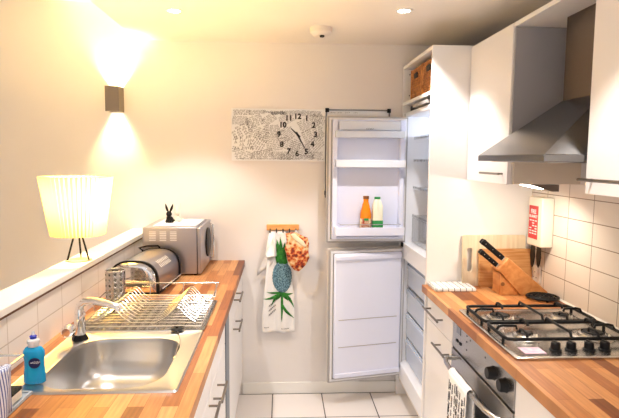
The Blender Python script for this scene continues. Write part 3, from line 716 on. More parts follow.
for k, (tx_, tz_, wd, bd) in enumerate([(-.115, .655, .026, .018), (-.060, .600, .022, -.010), (.010, .500, .020, .0), (.090, .590, .024, .010), (.092, .520, .022, -.010), (.085, .690, .022, -.012), (-.09, .700, .018, .01), (-.03, .64, .028, .0), (.05, .64, .028, .0)]):
    leaf((pcx, .700 if k != 4 else .62), (tx_, tz_), wd, bd)
leaf((pcx, .71), (pcx-.004, .50), .012, 0)
for j in range(3):
    for k in range(5): tw.tube([tsurf(-.075+.009*k, .60-.030*j+.008*k, .003), tsurf(-.070+.009*k, .612-.030*j+.008*k, .003), tsurf(-.066+.009*k, .602-.030*j+.008*k, .003)], .0010, 4, m=4)
for k in range(6): tw.tube([tsurf(.005+.009*k, .452, .003), tsurf(.010+.009*k, .455, .003)], .0011, 4, m=4)
for k in range(4): tw.tube([tsurf(-.105+.008*k, .462, .003), tsurf(-.100+.008*k, .464, .003)], .0011, 4, m=4)
solo('tea_towel', tw, [M['cloth'], M['clothgrey'], M['leafg'], M['pineb'], M['ink']], 'white tea towel with a pineapple print hanging from the peg rail', 'tea towel', (0, YB-.03, .76), solid=.0012, smooth=60)
# oven mitt
ol = [(.104+(a-.104)*1.13, .97+(b-.97)*1.06) for a, b in [(.040, 1.078), (.075, 1.088), (.110, 1.080), (.135, 1.065), (.163, 1.055), (.172, 1.02), (.168, .975), (.175, .935), (.158, .895), (.135, .868), (.115, .850), (.090, .858), (.068, .885), (.052, .915), (.044, .955), (.034, .99), (.046, 1.03)]]
mt = MB().puff(ol, lambda u, v, d: (u, YB-.082-d*1.0-.004*math.sin(u*120)*math.cos(v*90)*(1 if d > 0 else .2), v), .022, 6)
t = thing('oven_glove', 'red and orange floral oven glove hanging beside the tea towel', 'oven glove', (.1, YB-.04, .97))
part('padded_glove', mt, M['floral'], t, smooth=60)
part('cuff', MB().puff([(.062, 1.086), (.085, 1.092), (.145, 1.040), (.162, 1.010), (.150, 1.000), (.078, 1.055)], lambda u, v, d: (u, YB-.100-d, v), .008, 4), mat('cream_binding', (.86, .72, .5), .9), t, smooth=60, label='cream folded cuff')
part('hanging_loop', MB().tube([(.098, YB-.080, 1.078), (.094, YB-.056, 1.098), (.097, YB-.042, 1.103), (.102, YB-.056, 1.098), (.106, YB-.080, 1.078)], .002, 6), M['cloth'], t)

# ------------------------------------------------------------------ tall cabinet with fridge
TY0, TY1, TF = 2.70, 3.355, .770
t = thing('tall_cabinet', 'tall white fridge housing cabinet with an open shelf above the fridge', 'cabinet', (1.06, 3.02, 0))
part('side_panel', MB().box(TF, XR-.001, TY0, TY0+.018, 0, 2.14), M['white'], t, bevel=.001)
part('side_panel', MB().box(TF, XR-.001, TY1-.018, TY1, .0, 2.14), M['white'], t, bevel=.001)
part('top_panel', MB().box(TF, XR-.001, TY0+.018, TY1-.018, 2.122, 2.14), M['white'], t, bevel=.001)
part('shelf', MB().box(TF, XR-.001, TY0+.018, TY1-.018, 1.895, 1.915), M['white'], t, bevel=.001)
part('back_panel', MB().box(XR-.012, XR-.002, TY0+.018, TY1-.018, 1.915, 2.122), M['white'], t)
part('vent_gap_panel', MB().box(TF+.05, TF+.058, TY0+.018, TY1-.018, 1.855, 1.894), M['dark'], t)
part('bottom_panel', MB().box(TF+.02, XR-.001, TY0+.018, TY1-.018, .10, .118), M['offwhite'], t)
part('plinth', MB().box(.852, .868, TY0+.018, TY1-.018, 0, .10), M['kick'], t)
part('hinge_cover', MB().box(TF+.004, TF+.045, 2.80, 3.10, 1.862, 1.880), M['gasket'], t)
for z in (1.96, 2.09): part('peg_hole', MB().lathe([(.004, 0), (.004, .001)], (TF+.04, TY1-.0195, z), 10, axis='y'), M['dark'], t)

# baskets
def basket(label, y0, y1):
    x0, x1, z0, z1 = TF+.025, TF+.34, 1.9165, 2.098
    t = thing('wicker_basket', label, 'basket', ((x0+x1)/2, (y0+y1)/2, z0), 'wicker baskets on the shelf above the fridge')
    b = MB(); rows = 13; hh = (z1-z0)/rows
    b.box(x0+.006, x1-.006, y0+.006, y1-.006, z0+.001, z0+.006)
    for r in range(rows):
        z = z0+hh*(r+.5); P = []
        cs = [(x0+.006, y0+.006), (x1-.006, y0+.006), (x1-.006, y1-.006), (x0+.006, y1-.006)]
        for e in range(4):
            a, c_ = Vector(cs[e]), Vector(cs[(e+1) % 4]); nrm = Vector(((c_-a).y, -(c_-a).x)).normalized(); n_ = 16
            for k in range(n_):
                q = k/n_; p = a+(c_-a)*q+nrm*.0035*math.sin(q*n_*PI/1.0+r*PI+.5)*1; p += nrm*.0035*(1 if (k+r) % 2 else -1)*.7
                P.append((p.x, p.y, z))
        b.tube(P, hh*.54, 6, closed=True)
    part('woven_body', b, M['wicker'], t)
    for e in ((x0+.002, y0+.002), (x0+.002, y1-.002), (x1-.002, y0+.002), (x1-.002, y1-.002)): part('corner_post', MB().tube([(*e, z0), (*e, z1)], .006, 8), M['wicker'], t)
    ym = (y0+y1)/2; part('handle_hole', MB().box(x0-.006, x0+.002, ym-.035, ym+.035, z1-.062, z1-.030), M['dark'], t, bevel=.003)
basket('woven wicker basket above the fridge, the one nearer the viewer', 2.728, 2.975)
basket('woven wicker basket above the fridge, the one nearer the back wall', 2.997, 3.235)

# fridge-freezer
FX0, FX1, FY0, FY1 = .785, 1.310, 2.722, 3.333
t = thing('fridge_freezer', 'built-in white fridge freezer with both doors open', 'fridge', (1.06, 3.03, .12))
def shell(x0, x1, y0, y1, z0, z1, th=.028): return MB().box(x0, x1, y0, y0+th, z0, z1).box(x0, x1, y1-th, y1, z0, z1).box(x0, x1, y0+th, y1-th, z1-th, z1).box(x0, x1, y0+th, y1-th, z0, z0+th).box(x1-th, x1, y0+th, y1-th, z0+th, z1-th)
part('fridge_compartment', shell(FX0, FX1, FY0, FY1, 1.0, 1.852), M['fridgew'], t, bevel=.004)
part('freezer_compartment', shell(FX0, FX1, FY0, FY1, .120, .998), M['fridgew'], t, bevel=.004)
part('divider', MB().prism([(FX0-.004, 1.03), (FX0-.004, .93), (FX0+.06, .905), (FX0+.06, 1.03)], 'y', FY0+.003, FY1-.003), M['fridgew'], t, bevel=.003)
part('threshold', MB().prism([(FX0-.006, .13), (FX0-.006, .235), (FX0+.05, .25), (FX0+.05, .13)], 'y', FY0+.003, FY1-.003), M['fridgew'], t, bevel=.003)
part('seal_strip', MB().box(FX0-.003, FX0-.0005, FY1-.012, FY1, .14, 1.845), M['gasket'], t)
for z in (1.20, 1.38, 1.55, 1.69): part('shelf', MB().box(FX0+.06, FX1-.03, FY0+.03, FY1-.03, z, z+.006).box(FX0+.055, FX0+.06, FY0+.03, FY1-.03, z-.006, z+.012), M['clear'], t)
part('crisper_drawer', MB().box(FX0+.055, FX0+.062, FY0+.035, FY1-.035, 1.035, 1.19), M['clear'], t)
for z in (.255, .42, .585, .75):
    d_ = part('drawer', MB().box(FX0+.035, FX0+.047, FY0+.032, FY1-.032, z, z+.148).box(FX0+.025, FX0+.035, FY0+.045, FY1-.045, z+.112, z+.140).box(FX0+.047, FX1-.05, FY0+.034, FY0+.037, z, z+.13).box(FX0+.047, FX1-.05, FY1-.037, FY1-.034, z, z+.13), M['drawerblue'], t, bevel=.002)
light('POINT', 'interior_lamp', (1.22, 3.02, 1.72), t, 2.6, (.86, .92, 1), .05)
# doors (local frame: hinge line at the origin, panel runs to -x, inside faces -y)
DW = .520
def door(name, z0, z1, th, lab, hy):
    d = D.objects.new(name, None)
    body = MB().box(-DW, -.004, .016, .036, z0-.002, z1+.004)
    o = D.objects.new(name, body.mesh(name, M['decor'])); COL.objects.link(o); o.parent = t; D.objects.remove(d)
    o.location = Vector((.805, hy, 0))-wloc(t)*1; o.location.z = -t.location.z; o.rotation_euler = (0, 0, th); fin(o, .0015); o['label'] = lab
    part('steel_edge', MB().box(-DW+.003, -.008, .000, .0155, z0, z1), M['gasket'], o, local=True)
    part('gasket', MB().box(-DW+.012, -DW+.024, -.010, 0, z0+.01, z1-.01).box(-.030, -.018, -.010, 0, z0+.01, z1-.01).box(-DW+.024, -.030, -.010, 0, z1-.022, z1-.01).box(-DW+.024, -.030, -.010, 0, z0+.01, z0+.022), mat('white_gasket', (.78, .77, .78), .5), o, local=True)
    return o
fd = door('fridge_door', 1.032, 1.822, math.radians(3.2), 'upper door seen from inside with bins', 3.300)
a, b = -DW+.03, -.036
ln = MB().box(a, b, -.006, -.0005, 1.06, 1.80)
ln.box(a, a+.030, -.045, -.006, 1.06, 1.80).box(b-.030, b, -.045, -.006, 1.06, 1.80).box(a+.030, b-.030, -.030, -.006, 1.775, 1.80).box(a+.030, b-.030, -.045, -.006, 1.06, 1.075)
part('liner', ln, M['fridge'], fd, local=True, bevel=.006)
def binn(z0, h, dep, front, sname='door_bin'):
    m_ = MB().box(a+.031, b-.031, -dep, -.008, z0, z0+.006).box(a+.012, b-.012, -dep-.006, -dep, z0-.002, z0+h).box(a+.012, a+.029, -dep, -.046, z0, z0+h).box(b-.029, b-.012, -dep, -.046, z0, z0+h)
    return part(sname, m_, M[front], fd, local=True, bevel=.003)
binn(1.690, .040, .085, 'bin'); binn(1.510, .044, .095, 'bin'); binn(1.092, .050, .115, 'fridge')
part('bin_cover', MB().box(a+.035, b-.035, -.060, -.054, 1.735, 1.79), M['bin'], fd, local=True, bevel=.003)
part('logo', MB().text('INDESIT', .014, FRONT((a+b)/2, -.0612, 1.742), ext=.0003), M['greyink'], fd, local=True, smooth=0)
part('bin_rail', MB().tube([(a+.04, -.118, 1.160), (b-.04, -.118, 1.160)], .0025, 8).tube([(a+.04, -.118, 1.16), (a+.04, -.05, 1.16)], .0025, 8).tube([(b-.04, -.118, 1.16), (b-.04, -.05, 1.16)], .0025, 8), M['wire'], fd, local=True)
zd = door('freezer_door', .150, 1.000, math.radians(12.5), 'lower door seen from inside, plain white liner', 3.300)
ln = MB().box(a, b, -.024, -.0005, .18, .975)
part('liner', ln, M['fridge'], zd, local=True, bevel=.010)
part('liner_grooves', MB().box(a+.03, b-.03, -.0255, -.0243, .555, .559).box(a+.03, b-.03, -.0255, -.0243, .380, .384), M['gasket'], zd, local=True)
for zz_ in (.935, .185): part('liner_lip', MB().box(a+.005, b-.005, -.034, -.0245, zz_, zz_+.030), M['fridge'], zd, local=True, bevel=.004)
hb = MB().box(.775, .812, 3.275, 3.325, 1.003, 1.029); part('hinge_bracket', hb, M['black'], t)

# bottles in the door (world positions on the lowest bin)
th_ = math.radians(3.2)
def indoor(lx_, ly_): return (.805+lx_*math.cos(th_)-ly_*math.sin(th_), 3.300+lx_*math.sin(th_)+ly_*math.cos(th_))
jx, jy = indoor(-.285, -.077); jz = 1.099
t = thing('juice_bottle', 'bottle of orange juice with dark cap and fruit label in the fridge door', 'bottle', (jx, jy, jz))
part('bottle_body', MB().lathe([(0, 0), (.032, 0), (.035, .006), (.035, .12), (.033, .135), (.022, .180), (.016, .200), (.016, .216), (0, .216)], (jx, jy, jz), 24, caps=False), M['orange'], t, smooth=50)
part('bottle_label', MB().lathe([(.0355, .015), (.0362, .016), (.0362, .095), (.0355, .096)], (jx, jy, jz), 24, caps=False), M['labelred'], t)
part('leaf_print', MB().obox((jx-.002, jy-.0365, jz+.092), (.028, .0015, .014)), M['green'], t)
part('cap', MB().lathe([(0, .216), (.0185, .216), (.0185, .234), (0, .235)], (jx, jy, jz), 20, caps=False), mat('brown_cap', (.22, .08, .02), .4), t)
kx, ky = indoor(-.212, -.072)
t = thing('milk_bottle', 'pale milk carton bottle with green cap and green label beside the juice', 'bottle', (kx, ky, jz))
mb_ = MB().rings([ring3([(kx+p[0], ky+p[1]) for p in rrect(-.032*s_, .032*s_, -.030*s2, .030*s2, .009, 4)], jz+z) for s_, s2, z in ((.94, .94, 0), (1, 1, .006), (1, 1, .150), (.97, .9, .175), (.62, .62, .208), (.5, .5, .214))])
mb_.tube([(kx, ky-.026, jz+.205), (kx, ky-.031, jz+.185), (kx, ky-.0315, jz+.150)], .004, 8)
part('bottle_body', mb_, M['milk'], t, smooth=50)
part('bottle_label', MB().box(kx-.0330, kx+.0330, ky-.0315, ky+.0315, jz+.040, jz+.085), M['green'], t, bevel=.004, label='green label')
part('cap', MB().lathe([(0, .214), (.019, .214), (.019, .228), (0, .228)], (kx, ky, jz), 20, caps=False), M['green'], t, label='green cap')

# ------------------------------------------------------------------ right run: base units
bar_cabinet('white base cabinet with drawer and door between oven and tall cabinet', XR-.002, .798, 2.282, 2.698, .780, -1,
            [(.728, .855, 'drawer_front', [(2.40, 2.66, .790)]), (.125, .724, 'door', [(2.29, 2.48, .660)])])
bar_cabinet('white base cabinet to the right of the oven, nearest the viewer', XR-.002, .798, .6, 1.640, .780, -1,
            [(.125, .855, 'door', [])])
solo('worktop', MB().box(.748, XR-.001, .2, 2.698, .862, WT), M['work'], 'butcher-block wood worktop on the right, holding the gas hob', 'worktop', smooth=0, bevel=.0015)
# oven
OY0, OY1 = 1.645, 2.278
t = thing('oven', 'built-in stainless steel oven under the gas hob', 'oven', (1.0, 1.96, .12))
part('housing', MB().box(.800, 1.32, OY0, OY1, .12, .858), M['kick'], t)
cp = part('control_panel', MB().box(.780, .799, OY0+.002, OY1-.002, .722, .857), M['steel'], t, bevel=.0015)
dp = part('oven_door', MB().box(.776, .799, OY0+.002, OY1-.002, .24, .714), M['steel'], t, bevel=.002)
part('door_glass', MB().box(.7735, .7758, OY0+.06, OY1-.06, .30, .635), M['glassblk'], dp)
part('lower_panel', MB().box(.780, .799, OY0+.002, OY1-.002, .13, .235), M['steel'], t, bevel=.0015)
part('plinth', MB().box(.84, .856, OY0, OY1, 0, .118), M['kick'], t)
part('panel_gap', MB().box(.782, .7985, OY0+.003, OY1-.003, .7145, .7215), M['black'], t)
hp = [(.7755, 2.245, .672), (.752, 2.244, .677), (.733, 2.225, .679), (.722, 2.18, .680), (.716, 2.10, .680), (.714, 1.96, .680), (.716, 1.82, .680), (.722, 1.74, .680), (.733, 1.695, .679), (.752, 1.677, .677), (.7755, 1.676, .672)]
part('door_handle', MB().tube(hp, .0095, 12), M['steel'], dp, smooth=60)
part('display', MB().box(.7785, .780, 2.175, 2.225, .800, .832), M['glassblk'], cp)
for (y, z) in ((2.215, .765), (2.175, .765)): part('button', MB().box(.7765, .780, y-.011, y+.011, z-.006, z+.006), M['black'], cp, bevel=.001)
for (y, z) in ((2.10, .825), (2.10, .80), (2.06, .82), (2.10, .765), (1.90, .81)): part('marking', MB().box(.7792, .780, y-.004, y+.004, z-.003, z+.003), M['greyink'], cp)
for y in (1.820, 1.715):
    part('knob', MB().lathe([(0, -.026), (.020, -.026), (.0225, -.022), (.024, -.004), (.027, 0)], (.7798, y, .783), 20, axis='x', caps=False), M['black'], cp)
# towel over the oven handle
tt = MB()
def of(u, v, side):
    y = 1.865+.215*u; fold = .004*math.sin(u*14)*min(1, v*2+.2)
    if side == 0: return (.700+fold-.004*v, y+.006*math.sin(v*3), .688-.36*v)
    if side == 1: a = PI*v; return (.7145-.0135*math.cos(a)+fold*(1-v), y, .686+.012*math.sin(a))
    return (.7275+fold*.3, y, .688-.25*v)
tt.grid(lambda u, v: of(u, v, 0), 26, 22); tt.grid(lambda u, v: of(u, v, 1), 26, 8); tt.grid(lambda u, v: of(u, v, 2), 26, 12)
random.seed(3)
for row in range(9):
    u0 = .08+row*.103; v0 = .06+random.random()*.08; big = row % 3 == 1
    while v0 < .92:
        L_ = random.uniform(.05, .14); P = []; n_ = int(L_/.006)
        for k in range(n_):
            u = u0+(.034 if big else .022)*math.sin(k*1.9+row)*random.uniform(.5, 1.1); v = v0+L_*k/n_
            p = of(u, min(v, 1), 0); P.append((p[0]-.0016, p[1], p[2]))
        if len(P) > 2: tt.tube(P, .0015 if big else .0010, 4, m=1)
        v0 += L_+.022
solo('tea_towel', tt, [M['cloth'], M['ink']], 'white tea towel with black lettering hanging over the oven handle', 'tea towel', (.71, 1.96, .5), solid=.0012, smooth=60)

# ------------------------------------------------------------------ gas hob
HX0, HX1, HY0, HY1 = .778, 1.285, 1.640, 2.212; HZ = WT+.001
t = thing('gas_hob', 'four-burner stainless steel gas hob with black pan supports', 'hob', (1.03, 1.93, WT))
h = MB().rings([ring3(rr(HX0, HX1, HY0, HY1, .012), HZ), ring3(rr(HX0, HX1, HY0, HY1, .012), HZ+.006), ring3(rr(HX0+.010, HX1-.010, HY0+.010, HY1-.010, .010), HZ+.009),
                ring3(rr(HX0+.022, HX1-.022, HY0+.022, HY1-.022, .010), HZ+.0045)])
part('hob_plate', h, M['steel'], t, smooth=50)
hz = HZ+.005
for (x, y, R_) in ((.905, 2.075, .046), (1.165, 2.075, .036), (.905, 1.850, .036), (1.165, 1.850, .046)):
    bn = part('burner', MB().lathe([(R_+.030, 0), (R_+.026, .003), (R_+.008, .004), (R_+.004, .012), (R_-.006, .014), (R_-.006, .018)], (x, y, hz), 30, caps=False), M['steel'], t)
    part('burner_cap', MB().lathe([(R_-.012, .0145), (R_-.010, .017), (R_-.014, .0205), (.0, .0215)], (x, y, hz), 30, caps=False), M['iron'], bn)
    part('igniter', MB().lathe([(.004, 0), (.004, .018), (.002, .021)], (x+R_*.85, y-R_*.85, hz), 8), M['cream'], bn)
for (ya, yb2) in ((1.970, 2.185), (1.765, 1.955)):
    g = MB(); xa, xb = HX0+.022, HX1-.030; zf, zt2 = hz+.022, hz+.042; rr2 = .0066
    g.tube([(xa, ya+.03, zf), (xa, yb2-.03, zf), (xa+.006, yb2-.006, zf), (xa+.03, yb2, zf), (xb-.03, yb2, zf), (xb-.006, yb2-.006, zf), (xb, yb2-.03, zf), (xb, ya+.03, zf), (xb-.006, ya+.006, zf), (xb-.03, ya, zf), (xa+.03, ya, zf), (xa+.006, ya+.006, zf)], rr2, 8, closed=True)
    for p in ((xa, ya+.03), (xa, yb2-.03), (xb, ya+.03), (xb, yb2-.03)): g.tube([(p[0], p[1], zf), (p[0], p[1], hz+.001)], .006, 8)
    sp_ = part('pan_support', g, M['iron'], t, smooth=60)
    ym = (ya+yb2)/2
    for bxx in (.905, 1.165):
        for q in ((bxx-.030, ya, bxx-.030, ya+.060), (bxx+.030, yb2, bxx+.030, yb2-.060)):
            f = MB().tube([(q[0], q[1], zf), (q[0], q[1]+(q[3]-q[1])*.12, zt2-.004), (q[0], q[1]+(q[3]-q[1])*.35, zt2), (q[2], q[3], zt2-.002), (q[2], q[3]+(.004 if q[3] > q[1] else -.004), zt2-.014)], .0052, 8)
            part('finger', f, M['iron'], sp_, smooth=60)
    for q in ((xa, .865), (.955, .955), (1.115, 1.115), (xb, 1.215)):
        pass
    for xs, xe in ((xa, xa+.075), (xb, xb-.075)):
        f = MB().tube([(xs, ym, zf), (xs+(xe-xs)*.12, ym, zt2-.004), (xs+(xe-xs)*.35, ym, zt2), (xe, ym, zt2-.002), (xe+(.004 if xe > xs else -.004), ym, zt2-.014)], .0052, 8)
        part('finger', f, M['iron'], sp_, smooth=60)
    f = MB().tube([(1.035, ya, zf), (1.035, ya+.01, zt2), (1.035, yb2-.01, zt2), (1.035, yb2, zf)], .0052, 8); part('finger', f, M['iron'], sp_, smooth=60)
for k, x in enumerate((.950, 1.006, 1.070, 1.126)):
    part('knob', MB().lathe([(.021, 0), (.0205, .004), (.0165, .006), (.016, .026), (.013, .029), (0, .029)], (x, 1.715, hz), 18, caps=False).obox((x, 1.715, hz+.029), (.006, .030, .006)), M['black'], t)
part('pink_mark', MB().box(.83, .905, 1.685, 1.745, hz+.0002, hz+.0007), noisy('pink_mottle', (.85, .70, .74), (.75, .45, .62), 60, .4), t)  # thin flat patch of mottled pink on the plate

# black trivet behind the hob
t = thing('trivet', 'round black iron trivet lying on the worktop behind the hob', 'trivet', (1.250, 2.395, WT))
tv = MB()
for R_ in (.028, .050, .070): tv.tube([(1.250+R_*math.cos(2*PI*k/32), 2.395+R_*math.sin(2*PI*k/32), WT+.012) for k in range(32)], .0055, 6, closed=True)
for k in range(8):
    a_ = PI*k/4; tv.tube([(1.250, 2.395, WT+.012), (1.250+.070*math.cos(a_), 2.395+.070*math.sin(a_), WT+.012)], .004, 6)
part('lattice', tv, M['iron'], t)
for k in range(3):
    a_ = 2*PI*k/3+.4; part('foot', MB().lathe([(.006, .0005), (.006, .012)], (1.250+.060*math.cos(a_), 2.395+.060*math.sin(a_), WT), 8), M['iron'], t)

# folded checked towel
ft = MB(); fx0, fx1, fy0, fy1 = .776, .985, 2.545, 2.692
for k in range(4):
    z0_ = WT+.001+k*.0048
    ft.grid(lambda u, v, z=z0_, k=k: (fx0+.002*k+(fx1-fx0-.003*k)*u, fy0+.0015*k+(fy1-fy0-.002*k)*v, z+.0042+.0008*math.sin(u*9+k)), 14, 8)
fo = MB()
for k in range(4):
    z0_ = WT+.001+k*.0040; i_ = .0015*(k % 2)
    P = rrect(fx0+i_, fx1-i_*2, fy0+i_, fy1-i_, .008, 3)
    fo.rings([ring3(P, z0_), ring3(rrect(fx0+i_-.0015, fx1-i_*2+.0015, fy0+i_-.0015, fy1-i_+.0015, .008, 3), z0_+.0019), ring3(P, z0_+.0038)])
solo('tea_towel', fo, M['check'], 'folded white and black checked towel on the worktop beside the tall cabinet', 'tea towel', ((fx0+fx1)/2, (fy0+fy1)/2, WT), smooth=60)

# chopping boards leaning on the tall cabinet
def leanboard(name, label, x0, x1, h, th, y, lean, mm, slot=None, extra=None):
    """board standing on the worktop, leaning back against the panel"""
    o_ = Vector(((x0+x1)/2, y, WT+.001)); cxm = (x0+x1)/2
    m_ = MB(); outer = rrect(x0-cxm, x1-cxm, 0, h, .012, 4)
    if slot:
        sx, sz0_, sz1_, sr = slot[0]-cxm, slot[1], slot[2], slot[3]
        # strips around the slot
        nn = len(outer); inner = []
        for p in outer:
            # map outer loop angle to slot loop
            inner.append((0, 0))
        inner = rrect(sx-sr, sx+sr, sz0_, sz1_, sr*.98, 4)
        ev = [(a, 0, b) for a, b in outer]+[(a, 0, b) for a, b in inner]+[(a, th, b) for a, b in outer]+[(a, th, b) for a, b in inner]
        F = []
        for k in range(nn):
            j = (k+1) % nn
            F += [(k, j, nn+j, nn+k), (2*nn+k, 3*nn+k, 3*nn+j, 2*nn+j), (k, 2*nn+k, 2*nn+j, j), (nn+k, nn+j, 3*nn+j, 3*nn+k)]
        m_.add(ev, F)
    else:
        m_.prism(outer, 'y', 0, th)
    me = m_.mesh(name, mm); o = D.objects.new(name, me); COL.objects.link(o); o.location = o_; o.rotation_euler = (-lean, 0, 0); fin(o, .002)
    o['label'] = label; o['category'] = 'chopping board'
    return o
leanboard('chopping_board', 'large pale chopping board with a handle slot, leaning behind the brown one', .952, 1.290, .268, .016, 2.655, .085, M['pale'], slot=(.990, .075, .200, .0135))
leanboard('chopping_board', 'brown wooden chopping board leaning in front of the pale slotted one', 1.030, 1.312, .200, .014, 2.630, .085, M['oak'])

# knife block
ky0, ky1 = 2.465, 2.565
t = thing('knife_block', 'slanted wooden knife block in front of the chopping boards', 'knife block', (1.18, 2.515, WT))
z9 = WT+.001
part('slanted_body', MB().prism([(1.058, 1.028), (1.108, 1.085), (1.315, z9+.012), (1.300, z9), (1.175, z9)], 'y', ky0, ky1), M['block'], t, bevel=.003)
part('foot_block', MB().prism([(1.072, z9), (1.072, 1.008), (1.135, .9505), (1.170, z9)], 'y', ky0+.006, ky1-.006), M['block'], t, bevel=.002)
part('knot', MB().lathe([(0, -.0008), (.010, -.0008), (.010, .001)], (1.086, ky0+.006, .955), 16, axis='y'), mat('dark_knot', (.22, .09, .03), .5), t)
dx, dz = -.775, .632
def knife(label, s, y, L, wdt):
    # s = position along the slanted top (0 low-left, 1 upper-right)
    b = Vector((1.058+.050*s, y, 1.028+.057*s)); d = Vector((dx, 0, dz)); n_ = Vector((-dz, 0, dx))*-1
    t = thing('kitchen_knife', label, 'knife', b, 'black-handled knives in the block')
    def P(a, c, yy): return b+d*a+n_*c+Vector((0, yy, 0))
    hm = MB(); prof = [(.012, .011), (.03, .0125), (.06, .0115), (L-.02, .0125), (L-.006, .0140), (L, .0100)]
    hm.rings([[P(a, w_*cx_*wdt, yy*.006) for cx_, yy in ((1, .6), (.6, 1), (-.6, 1), (-1, .6), (-1, -.6), (-.6, -1), (.6, -1), (1, -.6))] for a, w_ in prof])
    hd = part('handle', hm, M['black'], t, smooth=50)
    part('bolster', MB().rings([[P(a, c_, yy) for c_, yy in ((.0105, .0055), (-.0105, .0055), (-.0105, -.0055), (.0105, -.0055))] for a in (.0005, .012)]), M['chrome'], t, label='steel bolster')
    for a in (.035, L*.55, L-.022): part('rivet', MB().lathe([(.0022, -.0005), (.0022, .001)], P(a, 0, -.0062), 8, axis='y'), M['chrome'], hd)
knife('longest black-handled knife, front one of the upper pair in the block', .78, 2.488, .148, 1.1)
knife('black-handled knife in the block, rear one of the upper pair', .84, 2.535, .138, 1.0)
knife('black-handled knife in the block, front one of the lower pair', .20, 2.488, .118, .95)
knife('black-handled knife in the block, rear one of the lower pair', .27, 2.535, .108, .95)

# ------------------------------------------------------------------ fire blanket on the tiled wall
t = thing('fire_blanket', 'cream fire blanket box with red label and black pull tapes on tiles', 'fire blanket', (XR, 2.53, 1.26))
FBX = 1.262
part('box', MB().box(FBX, XR-.001, 2.465, 2.605, 1.135, 1.378), M['cream'], t, bevel=.005)
lb = MB().box(FBX-.0012, FBX-.0002, 2.500, 2.592, 1.170, 1.335)
part('label', lb, M['red'], t, label='red label with white lettering')
tx = MB()
tx.text('FIRE', .030, FACEL(FBX-.0014, 2.546, 1.305), ext=.0002, bold=.0006).text('BLANKET', .0195, FACEL(FBX-.0014, 2.546, 1.281), ext=.0002, bold=.0005)
random.seed(5)
for r in range(6):
    z = 1.258-.013*r
    for k in range(3):
        if random.random() < .85: tx.box(FBX-.0017, FBX-.0013, 2.508+.027*k, 2.528+.027*k, z, z+.006)
part('lettering', tx, M['paper'], t, smooth=0)
for y, L in ((2.582, .118), (2.520, .108)):
    o = [(y-.016, 1.134), (y+.016, 1.134), (y+.024, 1.134-L*.5), (y+.012, 1.134-L*.9), (y, 1.134-L), (y-.012, 1.134-L*.85), (y-.023, 1.134-L*.5)]
    part('pull_tape', MB().prism([(a, b) for a, b in o], 'x', 1.282, 1.287), M['black'], t, bevel=.001)

# socket
t = thing('wall_socket', 'white socket plate on the tiled wall below the fire blanket', 'socket', (XR, 2.60, .98))
part('plate', MB().box(XR-.010, XR-.001, 2.560, 2.645, .935, 1.020), M['socket'], t, bevel=.003)
part('switch', MB().box(XR-.014, XR-.0105, 2.575, 2.590, .985, 1.005), M['socket'], t, bevel=.001)
for (y, z) in ((2.610, .985), (2.595, .958), (2.625, .958)): part('pin_hole', MB().box(XR-.0108, XR-.0100, y-.004, y+.004, z-.002, z+.002), M['dark'], t)

# ------------------------------------------------------------------ wall cabinets, soffit board, hood
def wallcab(label, y0, y1, hy0, hy1, back):
    t = thing('wall_cabinet', label, 'cabinet', (1.17, (y0+y1)/2, 1.455))
    part('carcass', MB().box(.988, back, y0, y1, 1.457, 2.13), M['white'], t, bevel=.001)
    d = part('door', MB().box(.968, .986, y0+.002, y1-.002, 1.455, 2.13), M['white'], t, bevel=.0015)
    part('handle', handle(hy0, hy1, .938, 1.500, 0, t, face=.968), M['handle'], d)
    return t
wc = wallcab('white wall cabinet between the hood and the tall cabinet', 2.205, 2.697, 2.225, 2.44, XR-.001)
part('warm_side_strip', MB().box(.990, 1.285, 2.192, 2.2045, 1.458, 1.555), mat('warm_lit_tan', (.72, .64, .53), .5), wc)  # cabinet side below the hood, warm light put into its tan colour
part('shaded_side', MB().box(.974, 1.32, 2.1925, 2.2045, 1.590, 2.111), mat('shaded_side_grey', (.40, .39, .41), .5), wc)  # white cabinet side above the hood lip, its shade painted as darker grey
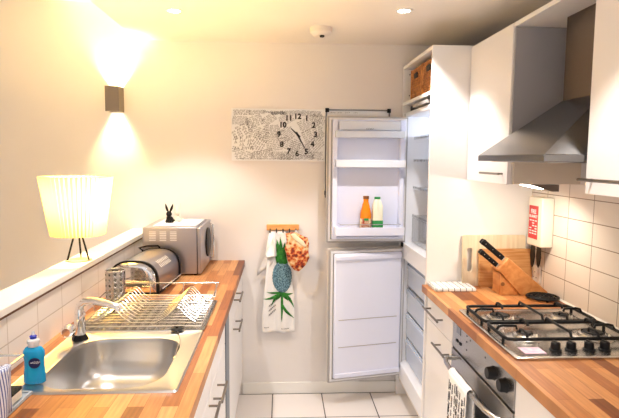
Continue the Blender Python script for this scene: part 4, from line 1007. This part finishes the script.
wallcab('white wall cabinet nearest the viewer, right of the hood', .9, 1.625, 1.35, 1.615, XR-.001)
t = thing('soffit_board', 'white board bridging the wall cabinets above the cooker hood', 'panel', (1.17, 1.9, 2.11))
part('board', MB().box(.969, XR-.001, 1.627, 2.203, 2.112, 2.130), M['white'], t, bevel=.001)

t = thing('cooker_hood', 'stainless steel chimney cooker hood over the gas hob', 'cooker hood', (1.1, 1.9, 1.555))
hx0, hx1, hy0_, hy1_ = .832, XR-.002, 1.630, 2.190
part('canopy_lip', MB().box(hx0, hx1, hy0_, hy1_, 1.555, 1.579), M['hoodsteel'], t, bevel=.0015)
q0 = [(hx0+.002, hy0_+.002), (hx1, hy0_+.002), (hx1, hy1_-.002), (hx0+.002, hy1_-.002)]
cy0, cy1, cxh = 1.765, 2.035, 1.100
q1 = [(cxh, cy0), (hx1, cy0), (hx1, cy1), (cxh, cy1)]
part('canopy', MB().rings([ring3(q0, 1.5795), ring3(q1, 1.792)]), M['hoodsteel'], t, smooth=0)
part('chimney', MB().box(cxh+.002, hx1, cy0+.002, cy1-.002, 1.7925, 2.111), M['chimneysteel'], t, bevel=.001)
part('filter', MB().box(hx0+.04, hx1-.06, hy0_+.05, hy1_-.05, 1.5525, 1.5548), M['steel'], t)
for y in (1.80, 2.02): part('hood_lamp', MB().lathe([(.022, -.003), (.022, -.0005)], (.90, y, 1.5552), 16), M['fridgew'], t)

# under-cabinet lamp
t = thing('under_cabinet_light', 'small dark triangular light fixed beneath the wall cabinet by the hood', 'light', (1.15, 2.26, 1.455))
part('housing', MB().prism([(1.075, 1.4545), (1.205, 1.4545), (1.205, 1.425), (1.175, 1.425)], 'y', 2.215, 2.330), M['lampgrey'], t, bevel=.001)
part('lens', MB().prism([(1.081, 1.4515), (1.081, 1.4485), (1.140, 1.4345), (1.142, 1.438)], 'y', 2.222, 2.323), M['bulb'], t)
light('AREA', 'lens_light', (1.11, 2.27, 1.438), t, UNDER_W, (1, .88, .70), (.06, .09), (math.radians(18), math.radians(15), 0))
